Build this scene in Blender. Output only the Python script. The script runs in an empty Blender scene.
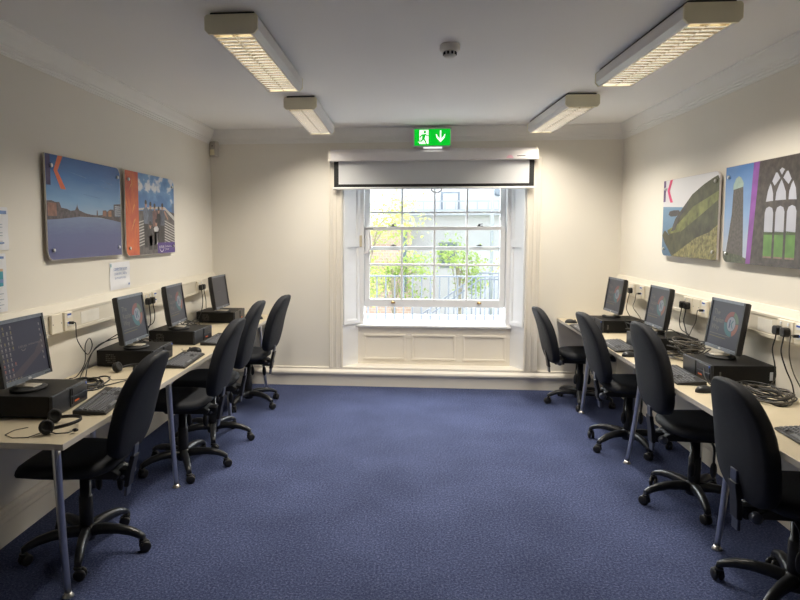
import bpy, bmesh, math, random
from mathutils import Vector, Matrix, Euler
random.seed(7)
PI = math.pi
SC = bpy.context.scene
COL = SC.collection

# ------------------------------------------------------------------ materials
def mat(name, col, rough=0.6, metal=0.0, noise=None, emit=None, estr=0.0, bump=None, spec=0.5, col2=None):
    """principled material; noise=(scale, amount) varies the colour, bump=(scale, strength)"""
    m = bpy.data.materials.new(name); m.use_nodes = True
    nt = m.node_tree; b = nt.nodes['Principled BSDF']
    b.inputs['Base Color'].default_value = (*col, 1)
    b.inputs['Roughness'].default_value = rough
    b.inputs['Metallic'].default_value = metal
    b.inputs['Specular IOR Level'].default_value = spec
    if emit:
        b.inputs['Specular IOR Level'].default_value = min(spec, 0.22)
        b.inputs['Emission Color'].default_value = (*emit, 1); b.inputs['Emission Strength'].default_value = estr
    tc = None
    if noise or bump:
        tc = nt.nodes.new('ShaderNodeTexCoord')
    if noise:
        n = nt.nodes.new('ShaderNodeTexNoise'); n.inputs['Scale'].default_value = noise[0]; n.inputs['Detail'].default_value = 4
        nt.links.new(tc.outputs['Object'], n.inputs['Vector'])
        r = nt.nodes.new('ShaderNodeValToRGB'); r.color_ramp.elements[0].position = 0.32; r.color_ramp.elements[1].position = 0.68
        a = noise[1]
        c2 = col2 if col2 else tuple(min(1, c * (1 + a)) for c in col)
        c1 = col if col2 else tuple(c * (1 - a) for c in col)
        r.color_ramp.elements[0].color = (*c1, 1); r.color_ramp.elements[1].color = (*c2, 1)
        nt.links.new(n.outputs['Fac'], r.inputs['Fac']); nt.links.new(r.outputs['Color'], b.inputs['Base Color'])
    if bump:
        n = nt.nodes.new('ShaderNodeTexNoise'); n.inputs['Scale'].default_value = bump[0]; n.inputs['Detail'].default_value = 3
        nt.links.new(tc.outputs['Object'], n.inputs['Vector'])
        bp = nt.nodes.new('ShaderNodeBump'); bp.inputs['Strength'].default_value = bump[1]; bp.inputs['Distance'].default_value = 0.004
        nt.links.new(n.outputs['Fac'], bp.inputs['Height']); nt.links.new(bp.outputs['Normal'], b.inputs['Normal'])
    return m

def carpet_material():
    m = bpy.data.materials.new('carpet'); m.use_nodes = True
    nt = m.node_tree; b = nt.nodes['Principled BSDF']; b.inputs['Roughness'].default_value = 0.95
    b.inputs['Specular IOR Level'].default_value = 0.1
    tc = nt.nodes.new('ShaderNodeTexCoord')
    n = nt.nodes.new('ShaderNodeTexNoise'); n.inputs['Scale'].default_value = 90; n.inputs['Detail'].default_value = 5; n.inputs['Roughness'].default_value = 0.8
    n2 = nt.nodes.new('ShaderNodeTexNoise'); n2.inputs['Scale'].default_value = 2.2; n2.inputs['Detail'].default_value = 3
    r = nt.nodes.new('ShaderNodeValToRGB'); e = r.color_ramp.elements
    e[0].position = 0.34; e[0].color = (0.020, 0.026, 0.060, 1)
    e[1].position = 0.66; e[1].color = (0.150, 0.166, 0.268, 1)
    k = e.new(0.5); k.color = (0.050, 0.065, 0.138, 1)
    mx = nt.nodes.new('ShaderNodeMixRGB'); mx.blend_type = 'MULTIPLY'; mx.inputs[0].default_value = 1
    r2 = nt.nodes.new('ShaderNodeValToRGB'); r2.color_ramp.elements[0].color = (0.8, 0.8, 0.82, 1); r2.color_ramp.elements[1].color = (1.1, 1.1, 1.1, 1)
    r2.color_ramp.elements[0].position = .3; r2.color_ramp.elements[1].position = .7
    for nn in (n, n2): nt.links.new(tc.outputs['Object'], nn.inputs['Vector'])
    nt.links.new(n.outputs['Fac'], r.inputs['Fac']); nt.links.new(n2.outputs['Fac'], r2.inputs['Fac'])
    nt.links.new(r.outputs['Color'], mx.inputs[1]); nt.links.new(r2.outputs['Color'], mx.inputs[2])
    nt.links.new(mx.outputs['Color'], b.inputs['Base Color'])
    bp = nt.nodes.new('ShaderNodeBump'); bp.inputs['Strength'].default_value = 0.5; bp.inputs['Distance'].default_value = 0.006
    nt.links.new(n.outputs['Fac'], bp.inputs['Height']); nt.links.new(bp.outputs['Normal'], b.inputs['Normal'])
    return m

def glass_material():
    m = bpy.data.materials.new('window_glass'); m.use_nodes = True
    nt = m.node_tree; nt.nodes.clear()
    o = nt.nodes.new('ShaderNodeOutputMaterial'); t = nt.nodes.new('ShaderNodeBsdfTransparent')
    g = nt.nodes.new('ShaderNodeBsdfGlossy'); g.inputs['Roughness'].default_value = 0.02
    mx = nt.nodes.new('ShaderNodeMixShader'); mx.inputs[0].default_value = 0.05
    t.inputs[0].default_value = (0.97, 0.98, 0.98, 1)
    nt.links.new(t.outputs[0], mx.inputs[1]); nt.links.new(g.outputs[0], mx.inputs[2]); nt.links.new(mx.outputs[0], o.inputs[0])
    return m

def leaf_material(name, c1, c2):
    m = bpy.data.materials.new(name); m.use_nodes = True
    nt = m.node_tree; b = nt.nodes['Principled BSDF']; o = nt.nodes['Material Output']
    b.inputs['Roughness'].default_value = 0.7
    tc = nt.nodes.new('ShaderNodeTexCoord'); n = nt.nodes.new('ShaderNodeTexNoise'); n.inputs['Scale'].default_value = 3
    nt.links.new(tc.outputs['Object'], n.inputs['Vector'])
    r = nt.nodes.new('ShaderNodeValToRGB'); r.color_ramp.elements[0].color = (*c1, 1); r.color_ramp.elements[1].color = (*c2, 1)
    r.color_ramp.elements[0].position = .35; r.color_ramp.elements[1].position = .65
    nt.links.new(n.outputs['Fac'], r.inputs['Fac']); nt.links.new(r.outputs['Color'], b.inputs['Base Color'])
    tr = nt.nodes.new('ShaderNodeBsdfTranslucent'); nt.links.new(r.outputs['Color'], tr.inputs['Color'])
    mx = nt.nodes.new('ShaderNodeMixShader'); mx.inputs[0].default_value = 0.5
    nt.links.new(b.outputs[0], mx.inputs[1]); nt.links.new(tr.outputs[0], mx.inputs[2]); nt.links.new(mx.outputs[0], o.inputs[0])
    return m

def brick_material():
    m = bpy.data.materials.new('brickwork'); m.use_nodes = True
    nt = m.node_tree; b = nt.nodes['Principled BSDF']; b.inputs['Roughness'].default_value = 0.9
    tc = nt.nodes.new('ShaderNodeTexCoord'); mp = nt.nodes.new('ShaderNodeMapping'); mp.inputs['Rotation'].default_value = (PI / 2, 0, 0)
    br = nt.nodes.new('ShaderNodeTexBrick'); br.inputs['Scale'].default_value = 4
    br.inputs['Color1'].default_value = (0.58, 0.38, 0.31, 1); br.inputs['Color2'].default_value = (0.66, 0.47, 0.41, 1)
    br.inputs['Mortar'].default_value = (0.7, 0.66, 0.6, 1); br.inputs['Mortar Size'].default_value = 0.02
    nt.links.new(tc.outputs['Object'], mp.inputs[0]); nt.links.new(mp.outputs[0], br.inputs['Vector']); nt.links.new(br.outputs['Color'], b.inputs['Base Color'])
    return m

def ramp_material(name, axis_scale, stops, rough=0.35, noise=None):
    """colour ramp along object Z (for printed skies and water), optionally broken by noise"""
    m = bpy.data.materials.new(name); m.use_nodes = True
    nt = m.node_tree; b = nt.nodes['Principled BSDF']; b.inputs['Roughness'].default_value = rough
    tc = nt.nodes.new('ShaderNodeTexCoord'); sp = nt.nodes.new('ShaderNodeSeparateXYZ')
    nt.links.new(tc.outputs['Object'], sp.inputs[0])
    mr = nt.nodes.new('ShaderNodeMapRange'); mr.inputs['From Min'].default_value = axis_scale[0]; mr.inputs['From Max'].default_value = axis_scale[1]
    nt.links.new(sp.outputs['Z'], mr.inputs['Value'])
    val = mr.outputs[0]
    if noise:
        mp = nt.nodes.new('ShaderNodeMapping'); mp.inputs['Scale'].default_value = noise[2]
        n = nt.nodes.new('ShaderNodeTexNoise'); n.inputs['Scale'].default_value = noise[0]; n.inputs['Detail'].default_value = 6
        nt.links.new(tc.outputs['Object'], mp.inputs[0]); nt.links.new(mp.outputs[0], n.inputs['Vector'])
        ma = nt.nodes.new('ShaderNodeMath'); ma.operation = 'MULTIPLY_ADD'
        nt.links.new(n.outputs['Fac'], ma.inputs[0]); ma.inputs[1].default_value = noise[1]
        sub = nt.nodes.new('ShaderNodeMath'); sub.operation = 'SUBTRACT'; sub.inputs[1].default_value = noise[1] * 0.5
        nt.links.new(val, ma.inputs[2]); nt.links.new(ma.outputs[0], sub.inputs[0]); val = sub.outputs[0]
    r = nt.nodes.new('ShaderNodeValToRGB'); e = r.color_ramp.elements
    e[0].position, e[0].color = stops[0][0], (*stops[0][1], 1); e[1].position, e[1].color = stops[-1][0], (*stops[-1][1], 1)
    for p, c in stops[1:-1]: k = e.new(p); k.color = (*c, 1)
    nt.links.new(val, r.inputs['Fac']); nt.links.new(r.outputs['Color'], b.inputs['Base Color'])
    return m

M = dict(
    wall=mat('wall_paint', (0.80, 0.765, 0.69), 0.85, noise=(1.3, 0.02), bump=(60, 0.04)),
    ceiling=mat('ceiling_paint', (0.88, 0.875, 0.86), 0.9, noise=(1.0, 0.015)),
    trim=mat('cream_gloss_paint', (0.80, 0.75, 0.66), 0.45, noise=(3, 0.02)),
    cornice=mat('cornice_paint', (0.86, 0.85, 0.82), 0.8, noise=(3, 0.02)),
    white=mat('white_gloss_paint', (0.84, 0.845, 0.85), 0.4, noise=(4, 0.02)),
    carpet=carpet_material(), glass=glass_material(),
    desk=mat('desk_laminate', (0.57, 0.495, 0.355), 0.4, noise=(6, 0.03)),
    deskedge=mat('desk_edge_band', (0.60, 0.56, 0.49), 0.4, noise=(9, 0.03)),
    chrome=mat('chrome', (0.66, 0.66, 0.67), 0.28, 1.0, noise=(5, 0.02)),
    foot=mat('foot_metal', (0.6, 0.58, 0.55), 0.3, 0.9, noise=(9, 0.05)),
    fabric=mat('black_fabric', (0.006, 0.0075, 0.012), 0.68, noise=(240, 0.4), bump=(400, 0.3), spec=0.36),
    shell=mat('black_plastic', (0.010, 0.010, 0.011), 0.45, noise=(60, 0.2)),
    shellmat=mat('black_plastic_satin', (0.015, 0.016, 0.018), 0.35, noise=(60, 0.2)),
    barmetal=mat('bar_grey', (0.10, 0.11, 0.14), 0.3, 0.6, noise=(20, 0.1)),
    rubber=mat('caster_rubber', (0.012, 0.012, 0.013), 0.5, noise=(30, 0.2)),
    pc=mat('pc_case', (0.005, 0.005, 0.0055), 0.5, noise=(120, 0.2), spec=0.28),
    pcfront=mat('pc_front', (0.022, 0.024, 0.031), 0.38, noise=(80, 0.15)),
    bay=mat('drive_bay', (0.014, 0.016, 0.024), 0.3, noise=(80, 0.2)),
    grille=mat('vent_grille', (0.075, 0.072, 0.065), 0.5, noise=(200, 0.6)),
    silver=mat('silver_plastic', (0.46, 0.46, 0.47), 0.35, 0.5, noise=(40, 0.05)),
    standpale=mat('pale_stand_metal', (0.62, 0.56, 0.46), 0.35, 0.4, noise=(40, 0.05)),
    bezel=mat('monitor_bezel', (0.012, 0.012, 0.014), 0.35, noise=(50, 0.15)),
    bezeltop=mat('bezel_chin', (0.15, 0.17, 0.20), 0.4, 0.3, noise=(50, 0.1)),
    key=mat('keycaps', (0.17, 0.175, 0.19), 0.3, noise=(90, 0.2)),  # lighter than black plastic: window glints and pale legends put into the colour
    cable=mat('cable_black', (0.011, 0.011, 0.011), 0.45, noise=(40, 0.2)),
    cablegrey=mat('cable_brown_grey', (0.085, 0.075, 0.06), 0.5, noise=(40, 0.2)),
    trunk=mat('trunking_plastic', (0.72, 0.675, 0.575), 0.45, noise=(2, 0.02)),
    socket=mat('socket_plastic', (0.80, 0.74, 0.61), 0.35, noise=(9, 0.02)),
    label=mat('label_paper', (0.84, 0.82, 0.76), 0.5, noise=(20, 0.03)),
    paper=mat('paper', (0.80, 0.81, 0.85), 0.5, noise=(12, 0.03)),
    inkblue=mat('ink_blue', (0.20, 0.30, 0.55), 0.6, noise=(50, 0.1)),
    inkgrey=mat('ink_grey', (0.45, 0.48, 0.55), 0.6, noise=(50, 0.1)),
    teal=mat('ink_teal', (0.07, 0.36, 0.46), 0.6, noise=(15, 0.3)),
    peach=mat('ink_peach', (0.65, 0.45, 0.33), 0.6, noise=(15, 0.2)),
    blue=mat('blue_tab', (0.03, 0.09, 0.42), 0.5, noise=(30, 0.1)),
    orange=mat('orange_tab', (0.75, 0.17, 0.05), 0.5, noise=(30, 0.1)),
    brass=mat('brass', (0.52, 0.33, 0.12), 0.3, 1.0, noise=(30, 0.1)),
    darkmetal=mat('dark_metal', (0.05, 0.05, 0.05), 0.4, 0.7, noise=(30, 0.1)),
    black=mat('matt_black', (0.012, 0.012, 0.012), 0.7, noise=(30, 0.2)),
    screenfab=mat('projection_fabric', (0.66, 0.67, 0.68), 0.8, noise=(5, 0.02)),
    casing=mat('screen_casing', (0.78, 0.75, 0.75), 0.4, noise=(3, 0.02)),
    pink=mat('pink_sticker', (0.85, 0.50, 0.60), 0.5, noise=(30, 0.05)),
    lampcase=mat('lamp_case', (0.72, 0.71, 0.70), 0.3, noise=(3, 0.02)),
    lampcap=mat('lamp_end_cap', (0.80, 0.75, 0.56), 0.45, noise=(8, 0.04)),
    louvre=mat('louvre_metal', (0.66, 0.60, 0.49), 0.16, 0.95, noise=(8, 0.03)),
    tube=mat('lit_tube', (0.9, 0.9, 0.9), 0.4, emit=(1.0, 0.93, 0.82), estr=10.0, noise=(3, 0.01)),
    signgreen=mat('sign_green', (0.0, 0.2, 0.02), 0.4, emit=(0.0, 0.50, 0.018), estr=0.85, noise=(5, 0.05)),
    signwhite=mat('sign_white', (0.9, 0.9, 0.9), 0.4, emit=(1.0, 1.0, 0.97), estr=0.7, noise=(5, 0.01)),
    signcase=mat('sign_case', (0.60, 0.61, 0.63), 0.4, noise=(9, 0.03)),
    detector=mat('detector_plastic', (0.72, 0.69, 0.64), 0.45, noise=(9, 0.03)),
    pircase=mat('sensor_case', (0.50, 0.47, 0.41), 0.5, noise=(9, 0.03)),
    facade=mat('white_render', (0.66, 0.665, 0.68), 0.9, noise=(1.2, 0.04)),
    lawn=mat('lawn', (0.26, 0.29, 0.20), 0.95, noise=(4, 0.3)),
    parapet=mat('parapet_render', (0.40, 0.41, 0.43), 0.9, noise=(2, 0.05)),
    facadegrey=mat('grey_render', (0.42, 0.45, 0.49), 0.9, noise=(1.5, 0.06)),
    windark=mat('far_window', (0.16, 0.20, 0.25), 0.2, noise=(2, 0.2)),
    framegrey=mat('far_frame', (0.22, 0.26, 0.31), 0.5, noise=(4, 0.1)),
    brick=brick_material(),
    railpaint=mat('railing_paint', (0.20, 0.23, 0.28), 0.5, noise=(5, 0.03)),
    pavement=mat('terrace_paving', (0.80, 0.80, 0.79), 0.9, noise=(3, 0.08)),
    bark=mat('bark', (0.36, 0.31, 0.24), 0.9, noise=(14, 0.3)),
    leafA=leaf_material('spring_leaves', (0.42, 0.52, 0.10), (0.70, 0.72, 0.25)),
    leafB=leaf_material('green_leaves', (0.30, 0.45, 0.10), (0.55, 0.66, 0.22)),
)

# ------------------------------------------------------------------ mesh helpers
class MB:
    def __init__(s): s.v = []; s.f = []; s.fm = []; s.fs = []
    def face(s, idx, m=0, sm=False): s.f.append(tuple(idx)); s.fm.append(m); s.fs.append(sm)
    def poly(s, pts, m=0, sm=False):
        b = len(s.v); s.v.extend(Vector(p) for p in pts); s.face(range(b, b + len(pts)), m, sm)
    def box(s, lo, hi, m=0, R=None, o=(0, 0, 0), taper=None):
        x0, y0, z0 = lo; x1, y1, z1 = hi; b = len(s.v)
        P = [Vector(p) for p in ((x0,y0,z0),(x1,y0,z0),(x1,y1,z0),(x0,y1,z0),(x0,y0,z1),(x1,y0,z1),(x1,y1,z1),(x0,y1,z1))]
        if R is not None: P = [R @ p for p in P]
        o = Vector(o); s.v.extend(p + o for p in P)
        for q in ((0,3,2,1),(4,5,6,7),(0,1,5,4),(1,2,6,5),(2,3,7,6),(3,0,4,7)): s.face([b + i for i in q], m)
    def prism(s, pts, ax, a0, a1, m=0, sm=False):
        """pts: 2-D outline; ax: extrude axis 0/1/2 (outline fills the other two, in order)"""
        def mk(p, a):
            l = [p[0], p[1]]; l.insert(ax, a); return Vector(l)
        n = len(pts); b = len(s.v)
        s.v.extend(mk(p, a0) for p in pts); s.v.extend(mk(p, a1) for p in pts)
        flip = (ax == 1)
        s.face([b + i for i in (range(n) if flip else reversed(range(n)))], m); s.face([b + n + i for i in (reversed(range(n)) if flip else range(n))], m)
        for i in range(n):
            j = (i + 1) % n; q = (b + i, b + j, b + n + j, b + n + i)
            s.face(q if not flip else q[::-1], m, sm)
    def tube(s, pts, r, seg=8, m=0, closed=False, cap=True, squash=None):
        pts = [Vector(p) for p in pts]; n = len(pts)
        rr = r if isinstance(r, (list, tuple)) else [r] * n
        b = len(s.v); up = None
        for i, p in enumerate(pts):
            t = (pts[(i + 1) % n] - pts[i - 1]) if closed else (pts[min(i + 1, n - 1)] - pts[max(i - 1, 0)])
            if t.length < 1e-9: t = Vector((0, 0, 1))
            t.normalize()
            if up is None:
                up = Vector((0, 0, 1)) if abs(t.z) < 0.9 else Vector((1, 0, 0))
            x = t.cross(up)
            if x.length < 1e-5: x = t.orthogonal()
            x.normalize(); y = x.cross(t).normalized(); up = y
            sx, sy = squash if squash else (1, 1)
            for k in range(seg):
                a = 2 * PI * k / seg
                s.v.append(p + (x * math.cos(a) * sx + y * math.sin(a) * sy) * rr[i])
        for i in range(n if closed else n - 1):
            for k in range(seg):
                i2 = (i + 1) % n; k2 = (k + 1) % seg
                s.face((b + i * seg + k, b + i * seg + k2, b + i2 * seg + k2, b + i2 * seg + k), m, True)
        if cap and not closed:
            s.face([b + k for k in reversed(range(seg))], m); s.face([b + (n - 1) * seg + k for k in range(seg)], m)
    def lathe(s, prof, o=(0, 0, 0), seg=24, m=0, R=None, sm=True):
        o = Vector(o); b = len(s.v)
        for (r, z) in prof:
            for k in range(seg):
                a = 2 * PI * k / seg; p = Vector((r * math.cos(a), r * math.sin(a), z))
                if R is not None: p = R @ p
                s.v.append(p + o)
        n = len(prof)
        for i in range(n - 1):
            for k in range(seg):
                k2 = (k + 1) % seg
                s.face((b + i * seg + k, b + i * seg + k2, b + (i + 1) * seg + k2, b + (i + 1) * seg + k), m, sm)
        if prof[0][0] > 1e-6: s.face([b + k for k in reversed(range(seg))], m)
        if prof[-1][0] > 1e-6: s.face([b + (n - 1) * seg + k for k in range(seg)], m)
    def ellipsoid(s, c, rad, m=0, seg=14, rings=8, R=None):
        prof = []
        c = Vector(c); b = len(s.v)
        for i in range(rings + 1):
            th = PI * i / rings
            for k in range(seg):
                a = 2 * PI * k / seg
                p = Vector((rad[0] * math.sin(th) * math.cos(a), rad[1] * math.sin(th) * math.sin(a), -rad[2] * math.cos(th)))
                if R is not None: p = R @ p
                s.v.append(c + p)
        for i in range(rings):
            for k in range(seg):
                k2 = (k + 1) % seg
                s.face((b + i * seg + k, b + i * seg + k2, b + (i + 1) * seg + k2, b + (i + 1) * seg + k), m, True)
    def surf(s, grid, m=0, sm=True, wrap=True):
        """grid: rows of points, joined into quads, rows wrap round"""
        b = len(s.v); n = len(grid[0])
        for row in grid: s.v.extend(Vector(p) for p in row)
        for i in range(len(grid) - 1):
            for k in range(n if wrap else n - 1):
                k2 = (k + 1) % n
                s.face((b + i * n + k, b + i * n + k2, b + (i + 1) * n + k2, b + (i + 1) * n + k), m, sm)
    def build(s, name, mats, parent=None, loc=None, rot=None, bevel=None, weld=False):
        me = bpy.data.meshes.new(name)
        me.from_pydata([tuple(v) for v in s.v], [], s.f)
        if not isinstance(mats, (list, tuple)): mats = [mats]
        for m in mats: me.materials.append(M[m] if isinstance(m, str) else m)
        for p, mi, sm in zip(me.polygons, s.fm, s.fs): p.material_index = mi; p.use_smooth = sm
        bm = bmesh.new(); bm.from_mesh(me)
        if weld: bmesh.ops.remove_doubles(bm, verts=bm.verts, dist=1e-6)
        bmesh.ops.dissolve_degenerate(bm, edges=bm.edges, dist=1e-7)
        if weld: bmesh.ops.recalc_face_normals(bm, faces=bm.faces)
        bm.to_mesh(me); bm.free(); me.update()
        o = bpy.data.objects.new(name, me); COL.objects.link(o)
        if parent: o.parent = parent
        if loc: o.location = loc
        if rot: o.rotation_euler = rot
        if bevel:
            md = o.modifiers.new('bevel', 'BEVEL'); md.width = bevel; md.segments = 2; md.limit_method = 'ANGLE'; md.angle_limit = math.radians(40)
        return o

def tag(o, label=None, cat=None, group=None, kind=None):
    if label: o['label'] = label
    if cat: o['category'] = cat
    if group: o['group'] = group
    if kind: o['kind'] = kind
    return o
def empty(name, loc=(0, 0, 0), rz=0.0):
    o = bpy.data.objects.new(name, None); COL.objects.link(o); o.location = loc; o.rotation_euler = (0, 0, rz); o.empty_display_size = 0.1
    return o
def copy_tree(o, parent=None):
    c = o.copy(); COL.objects.link(c)
    if parent: c.parent = parent
    for ch in list(o.children): copy_tree(ch, c)
    return c
def child(o, name):
    for c in o.children:
        if c.name.split('.')[0] == name: return c
def RZ(a): return Matrix.Rotation(a, 3, 'Z')
def RX(a): return Matrix.Rotation(a, 3, 'X')
def RY(a): return Matrix.Rotation(a, 3, 'Y')

def smooth(P, n=6):
    P = [Vector(p) for p in P]; out = []
    for i in range(len(P) - 1):
        p0, p1, p2, p3 = P[max(i-1, 0)], P[i], P[i+1], P[min(i+2, len(P)-1)]
        for k in range(n):
            t = k/n
            out.append(.5*((2*p1) + (p2-p0)*t + (2*p0-5*p1+4*p2-p3)*t*t + (3*p1-p0-3*p2+p3)*t**3))
    out.append(P[-1]); return out
_glyphs = {}
def glyphs(text, size, align='LEFT'):
    """text as a list of triangles/quads in the XY plane (built-in font)"""
    k = (text, size, align)
    if k in _glyphs: return _glyphs[k]
    cu = bpy.data.curves.new('lettering', 'FONT'); cu.body = text; cu.size = size; cu.align_x = align; cu.resolution_u = 2
    ob = bpy.data.objects.new('lettering', cu); COL.objects.link(ob)
    dg = bpy.context.evaluated_depsgraph_get(); me = bpy.data.meshes.new_from_object(ob.evaluated_get(dg))
    out = [[tuple(me.vertices[i].co[:2]) for i in p.vertices] for p in me.polygons]
    bpy.data.objects.remove(ob); bpy.data.curves.remove(cu); bpy.data.meshes.remove(me)
    _glyphs[k] = out
    return out

class Flat:
    """flat printed shapes on a plane: o + u*eu + v*ev, each layer 0.25 mm further out along n"""
    def __init__(s, mb, o, eu, ev, n, step=0.00025): s.mb = mb; s.o = Vector(o); s.eu = Vector(eu); s.ev = Vector(ev); s.n = Vector(n); s.step = step
    def pt(s, u, v, l): return s.o + s.eu * u + s.ev * v + s.n * (s.step * l)
    def poly(s, pts, m, l=1):
        a = sum(pts[i][0] * pts[(i + 1) % len(pts)][1] - pts[(i + 1) % len(pts)][0] * pts[i][1] for i in range(len(pts)))
        flip = (s.eu.cross(s.ev).dot(s.n) < 0) != (a < 0)
        q = pts[::-1] if flip else pts
        s.mb.poly([s.pt(u, v, l) for u, v in q], m)
    def rect(s, u0, v0, u1, v1, m, l=1): s.poly([(u0, v0), (u1, v0), (u1, v1), (u0, v1)], m, l)
    def ell(s, u, v, ru, rv, m, l=1, n=14, a0=0, a1=2 * PI):
        s.poly([(u + ru * math.cos(a0 + (a1 - a0) * i / n), v + rv * math.sin(a0 + (a1 - a0) * i / n)) for i in range(n if a1 - a0 > 6.28 else n + 1)], m, l)
    def arc(s, u, v, r0, r1, a0, a1, m, l=1, n=10):
        P = [(u + r1 * math.cos(a0 + (a1 - a0) * i / n), v + r1 * math.sin(a0 + (a1 - a0) * i / n)) for i in range(n + 1)]
        P += [(u + r0 * math.cos(a1 + (a0 - a1) * i / n), v + r0 * math.sin(a1 + (a0 - a1) * i / n)) for i in range(n + 1)]
        for i in range(n): s.poly([P[i], P[i + 1], P[2 * n - i], P[2 * n + 1 - i]], m, l)
    def text(s, t, u, v, size, m, l=2, align='LEFT', sx=1.0):
        for g in glyphs(t, size, align): s.poly([(u + x * sx, v + y) for x, y in g], m, l)

# ------------------------------------------------------------------ room
XL, XR, YB, YF, ZC = -2.05, 2.03, 6.38, -1.6, 2.605
def struct(name, mb, mats, parent=None, **k):
    o = mb.build(name, mats, parent, **k)
    o['kind'] = 'structure'
    return o
b = MB(); b.box((XL - .2, YF - .2, -.12), (XR + .2, YB + .3, 0)); struct('floor', b, 'carpet')
b = MB(); b.box((XL - .2, YF - .2, ZC), (XR + .2, YB + .3, ZC + .12)); struct('ceiling', b, 'ceiling')
b = MB(); b.box((XL - .2, YF - .2, 0), (XL, YB + .3, ZC)); struct('wall_left', b, 'wall')
b = MB(); b.box((XR, YF - .2, 0), (XR + .2, YB + .3, ZC)); struct('wall_right', b, 'wall')
b = MB(); b.box((XL, YF - .2, 0), (XR, YF, ZC)); struct('wall_front', b, 'wall')
WX0, WX1, WZ0, WZ1 = -.693, 1.127, .19, 2.20      # opening in the back wall
b = MB()
b.box((XL, YB, 0), (WX0, YB + .3, ZC)); b.box((WX1, YB, 0), (XR, YB + .3, ZC))
b.box((WX0, YB, 0), (WX1, YB + .3, WZ0)); b.box((WX0, YB, WZ1), (WX1, YB + .3, ZC))
struct('wall_back', b, 'wall')

# cornice: one moulded length per wall
CP = [(0, -.140), (.008, -.140), (.008, -.130), (.014, -.127), (.014, -.116), (.021, -.112), (.021, -.100), (.028, -.095), (.030, -.080), (.037, -.062), (.048, -.040), (.058, -.014), (.064, -.010), (.064, 0), (0, 0)]
def cornice(name, f):
    b = MB(); f(b); struct(name, b, 'cornice')
cornice('trim_1', lambda b: b.prism([(XL + p, ZC + q) for p, q in CP], 1, YF, YB))
cornice('trim_2', lambda b: b.prism([(XR - p, ZC + q) for p, q in CP][::-1], 1, YF, YB))
cornice('trim_3', lambda b: b.prism([(YB - p, ZC + q) for p, q in CP], 0, XL, XR))
# skirting: plain board with a stepped, sloping cap
SP = [(0, 0), (.022, 0), (.022, .112), (.030, .118), (.036, .128), (.034, .150), (.024, .158), (.026, .168), (.014, .180), (.010, .190), (0, .190)]
b = MB(); b.prism([(XL + p, q) for p, q in SP], 1, YF, YB); struct('baseboard_left', b, 'trim')
b = MB(); b.prism([(XR - p, q) for p, q in SP][::-1], 1, YF, YB); struct('baseboard_right', b, 'trim')
SB = [(0, 0), (.026, 0), (.026, .112), (.046, .120), (.050, .134), (.046, .150), (.022, .172), (.022, .188), (0, .192)]
b = MB(); b.prism([(YB - p, q) for p, q in SB], 0, XL, XR); struct('baseboard_back', b, 'trim')

# ------------------------------------------------------------------ window
win = empty('window_1', (0.217, YB, 0)); win['kind'] = 'structure'
CXW = 0.217; WC = .2385
def wpart(name, mb, m, parent=win, **k):
    for v in mb.v: v.x -= CXW; v.y -= YB
    return mb.build(name, m, parent, **k)
# architrave: fluted boards each side
def architrave(x0, x1):
    b = MB(); n = 1 if x1 > x0 else -1; w = abs(x1 - x0)
    prof = [(0, 0), (0, .028), (.012, .034), (.022, .028), (.034, .026), (.040, .020), (.062, .020), (.066, .026), (.078, .026), (.082, .018), (.112, .018), (.118, .026), (.130, .030), (w, .022), (w, 0)]
    b.prism([(x0 + n * p, YB - q) for p, q in prof][::n], 2, .19, 2.30)
    return b
wpart('architrave', architrave(-.831, -.690), 'trim')
wpart('architrave', architrave(1.265, 1.124), 'trim')
# splayed jamb linings with panelled shutters
YS = 6.565
for sgn in (-1, 1):
    xf = CXW + sgn * .910; xb = WC + sgn * .775
    d = Vector((xb - xf, YS - YB, 0)); L = d.length; d.normalize()
    n = Vector((-sgn * d.y, sgn * d.x, 0)) if True else None          # towards the opening
    if n.x * -sgn < 0: n = -n
    def slab(b, a0, a1, z0, z1, t0, t1, m=0):
        P = []
        for t in (t0, t1):
            for a, z in ((a0, z0), (a1, z0), (a1, z1), (a0, z1)):
                P.append(Vector((xf, YB, z)) + d * a + n * t)
        i = len(b.v); b.v.extend(P)
        for q in ((0, 1, 2, 3), (7, 6, 5, 4), (0, 4, 5, 1), (1, 5, 6, 2), (2, 6, 7, 3), (3, 7, 4, 0)): b.face([i + k for k in q], m)
    b = MB(); slab(b, 0, L, WZ0, WZ1, -.02, 0); wpart('jamb_lining', b, 'white', weld=True)
    b = MB(); slab(b, .006, L - .006, .625, WZ1, 0, .006)
    a0, a1 = .006, L - .006; w = .034
    slab(b, a0, a0 + w, .625, WZ1, .006, .018); slab(b, a1 - w, a1, .625, WZ1, .006, .018)
    for z0, z1 in ((.625, .665), (1.425, 1.500), (2.16, 2.20)): slab(b, a0 + w, a1 - w, z0, z1, .006, .018)
    for z0, z1 in ((.665, 1.425), (1.50, 2.16)):                      # inner moulding of each panel
        slab(b, a0 + w, a0 + w + .010, z0, z1, .006, .013); slab(b, a1 - w - .010, a1 - w, z0, z1, .006, .013)
        slab(b, a0 + w, a1 - w, z0, z0 + .010, .006, .013); slab(b, a0 + w, a1 - w, z1 - .010, z1, .006, .013)
    wpart('shutter', b, 'white', weld=False)
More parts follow.
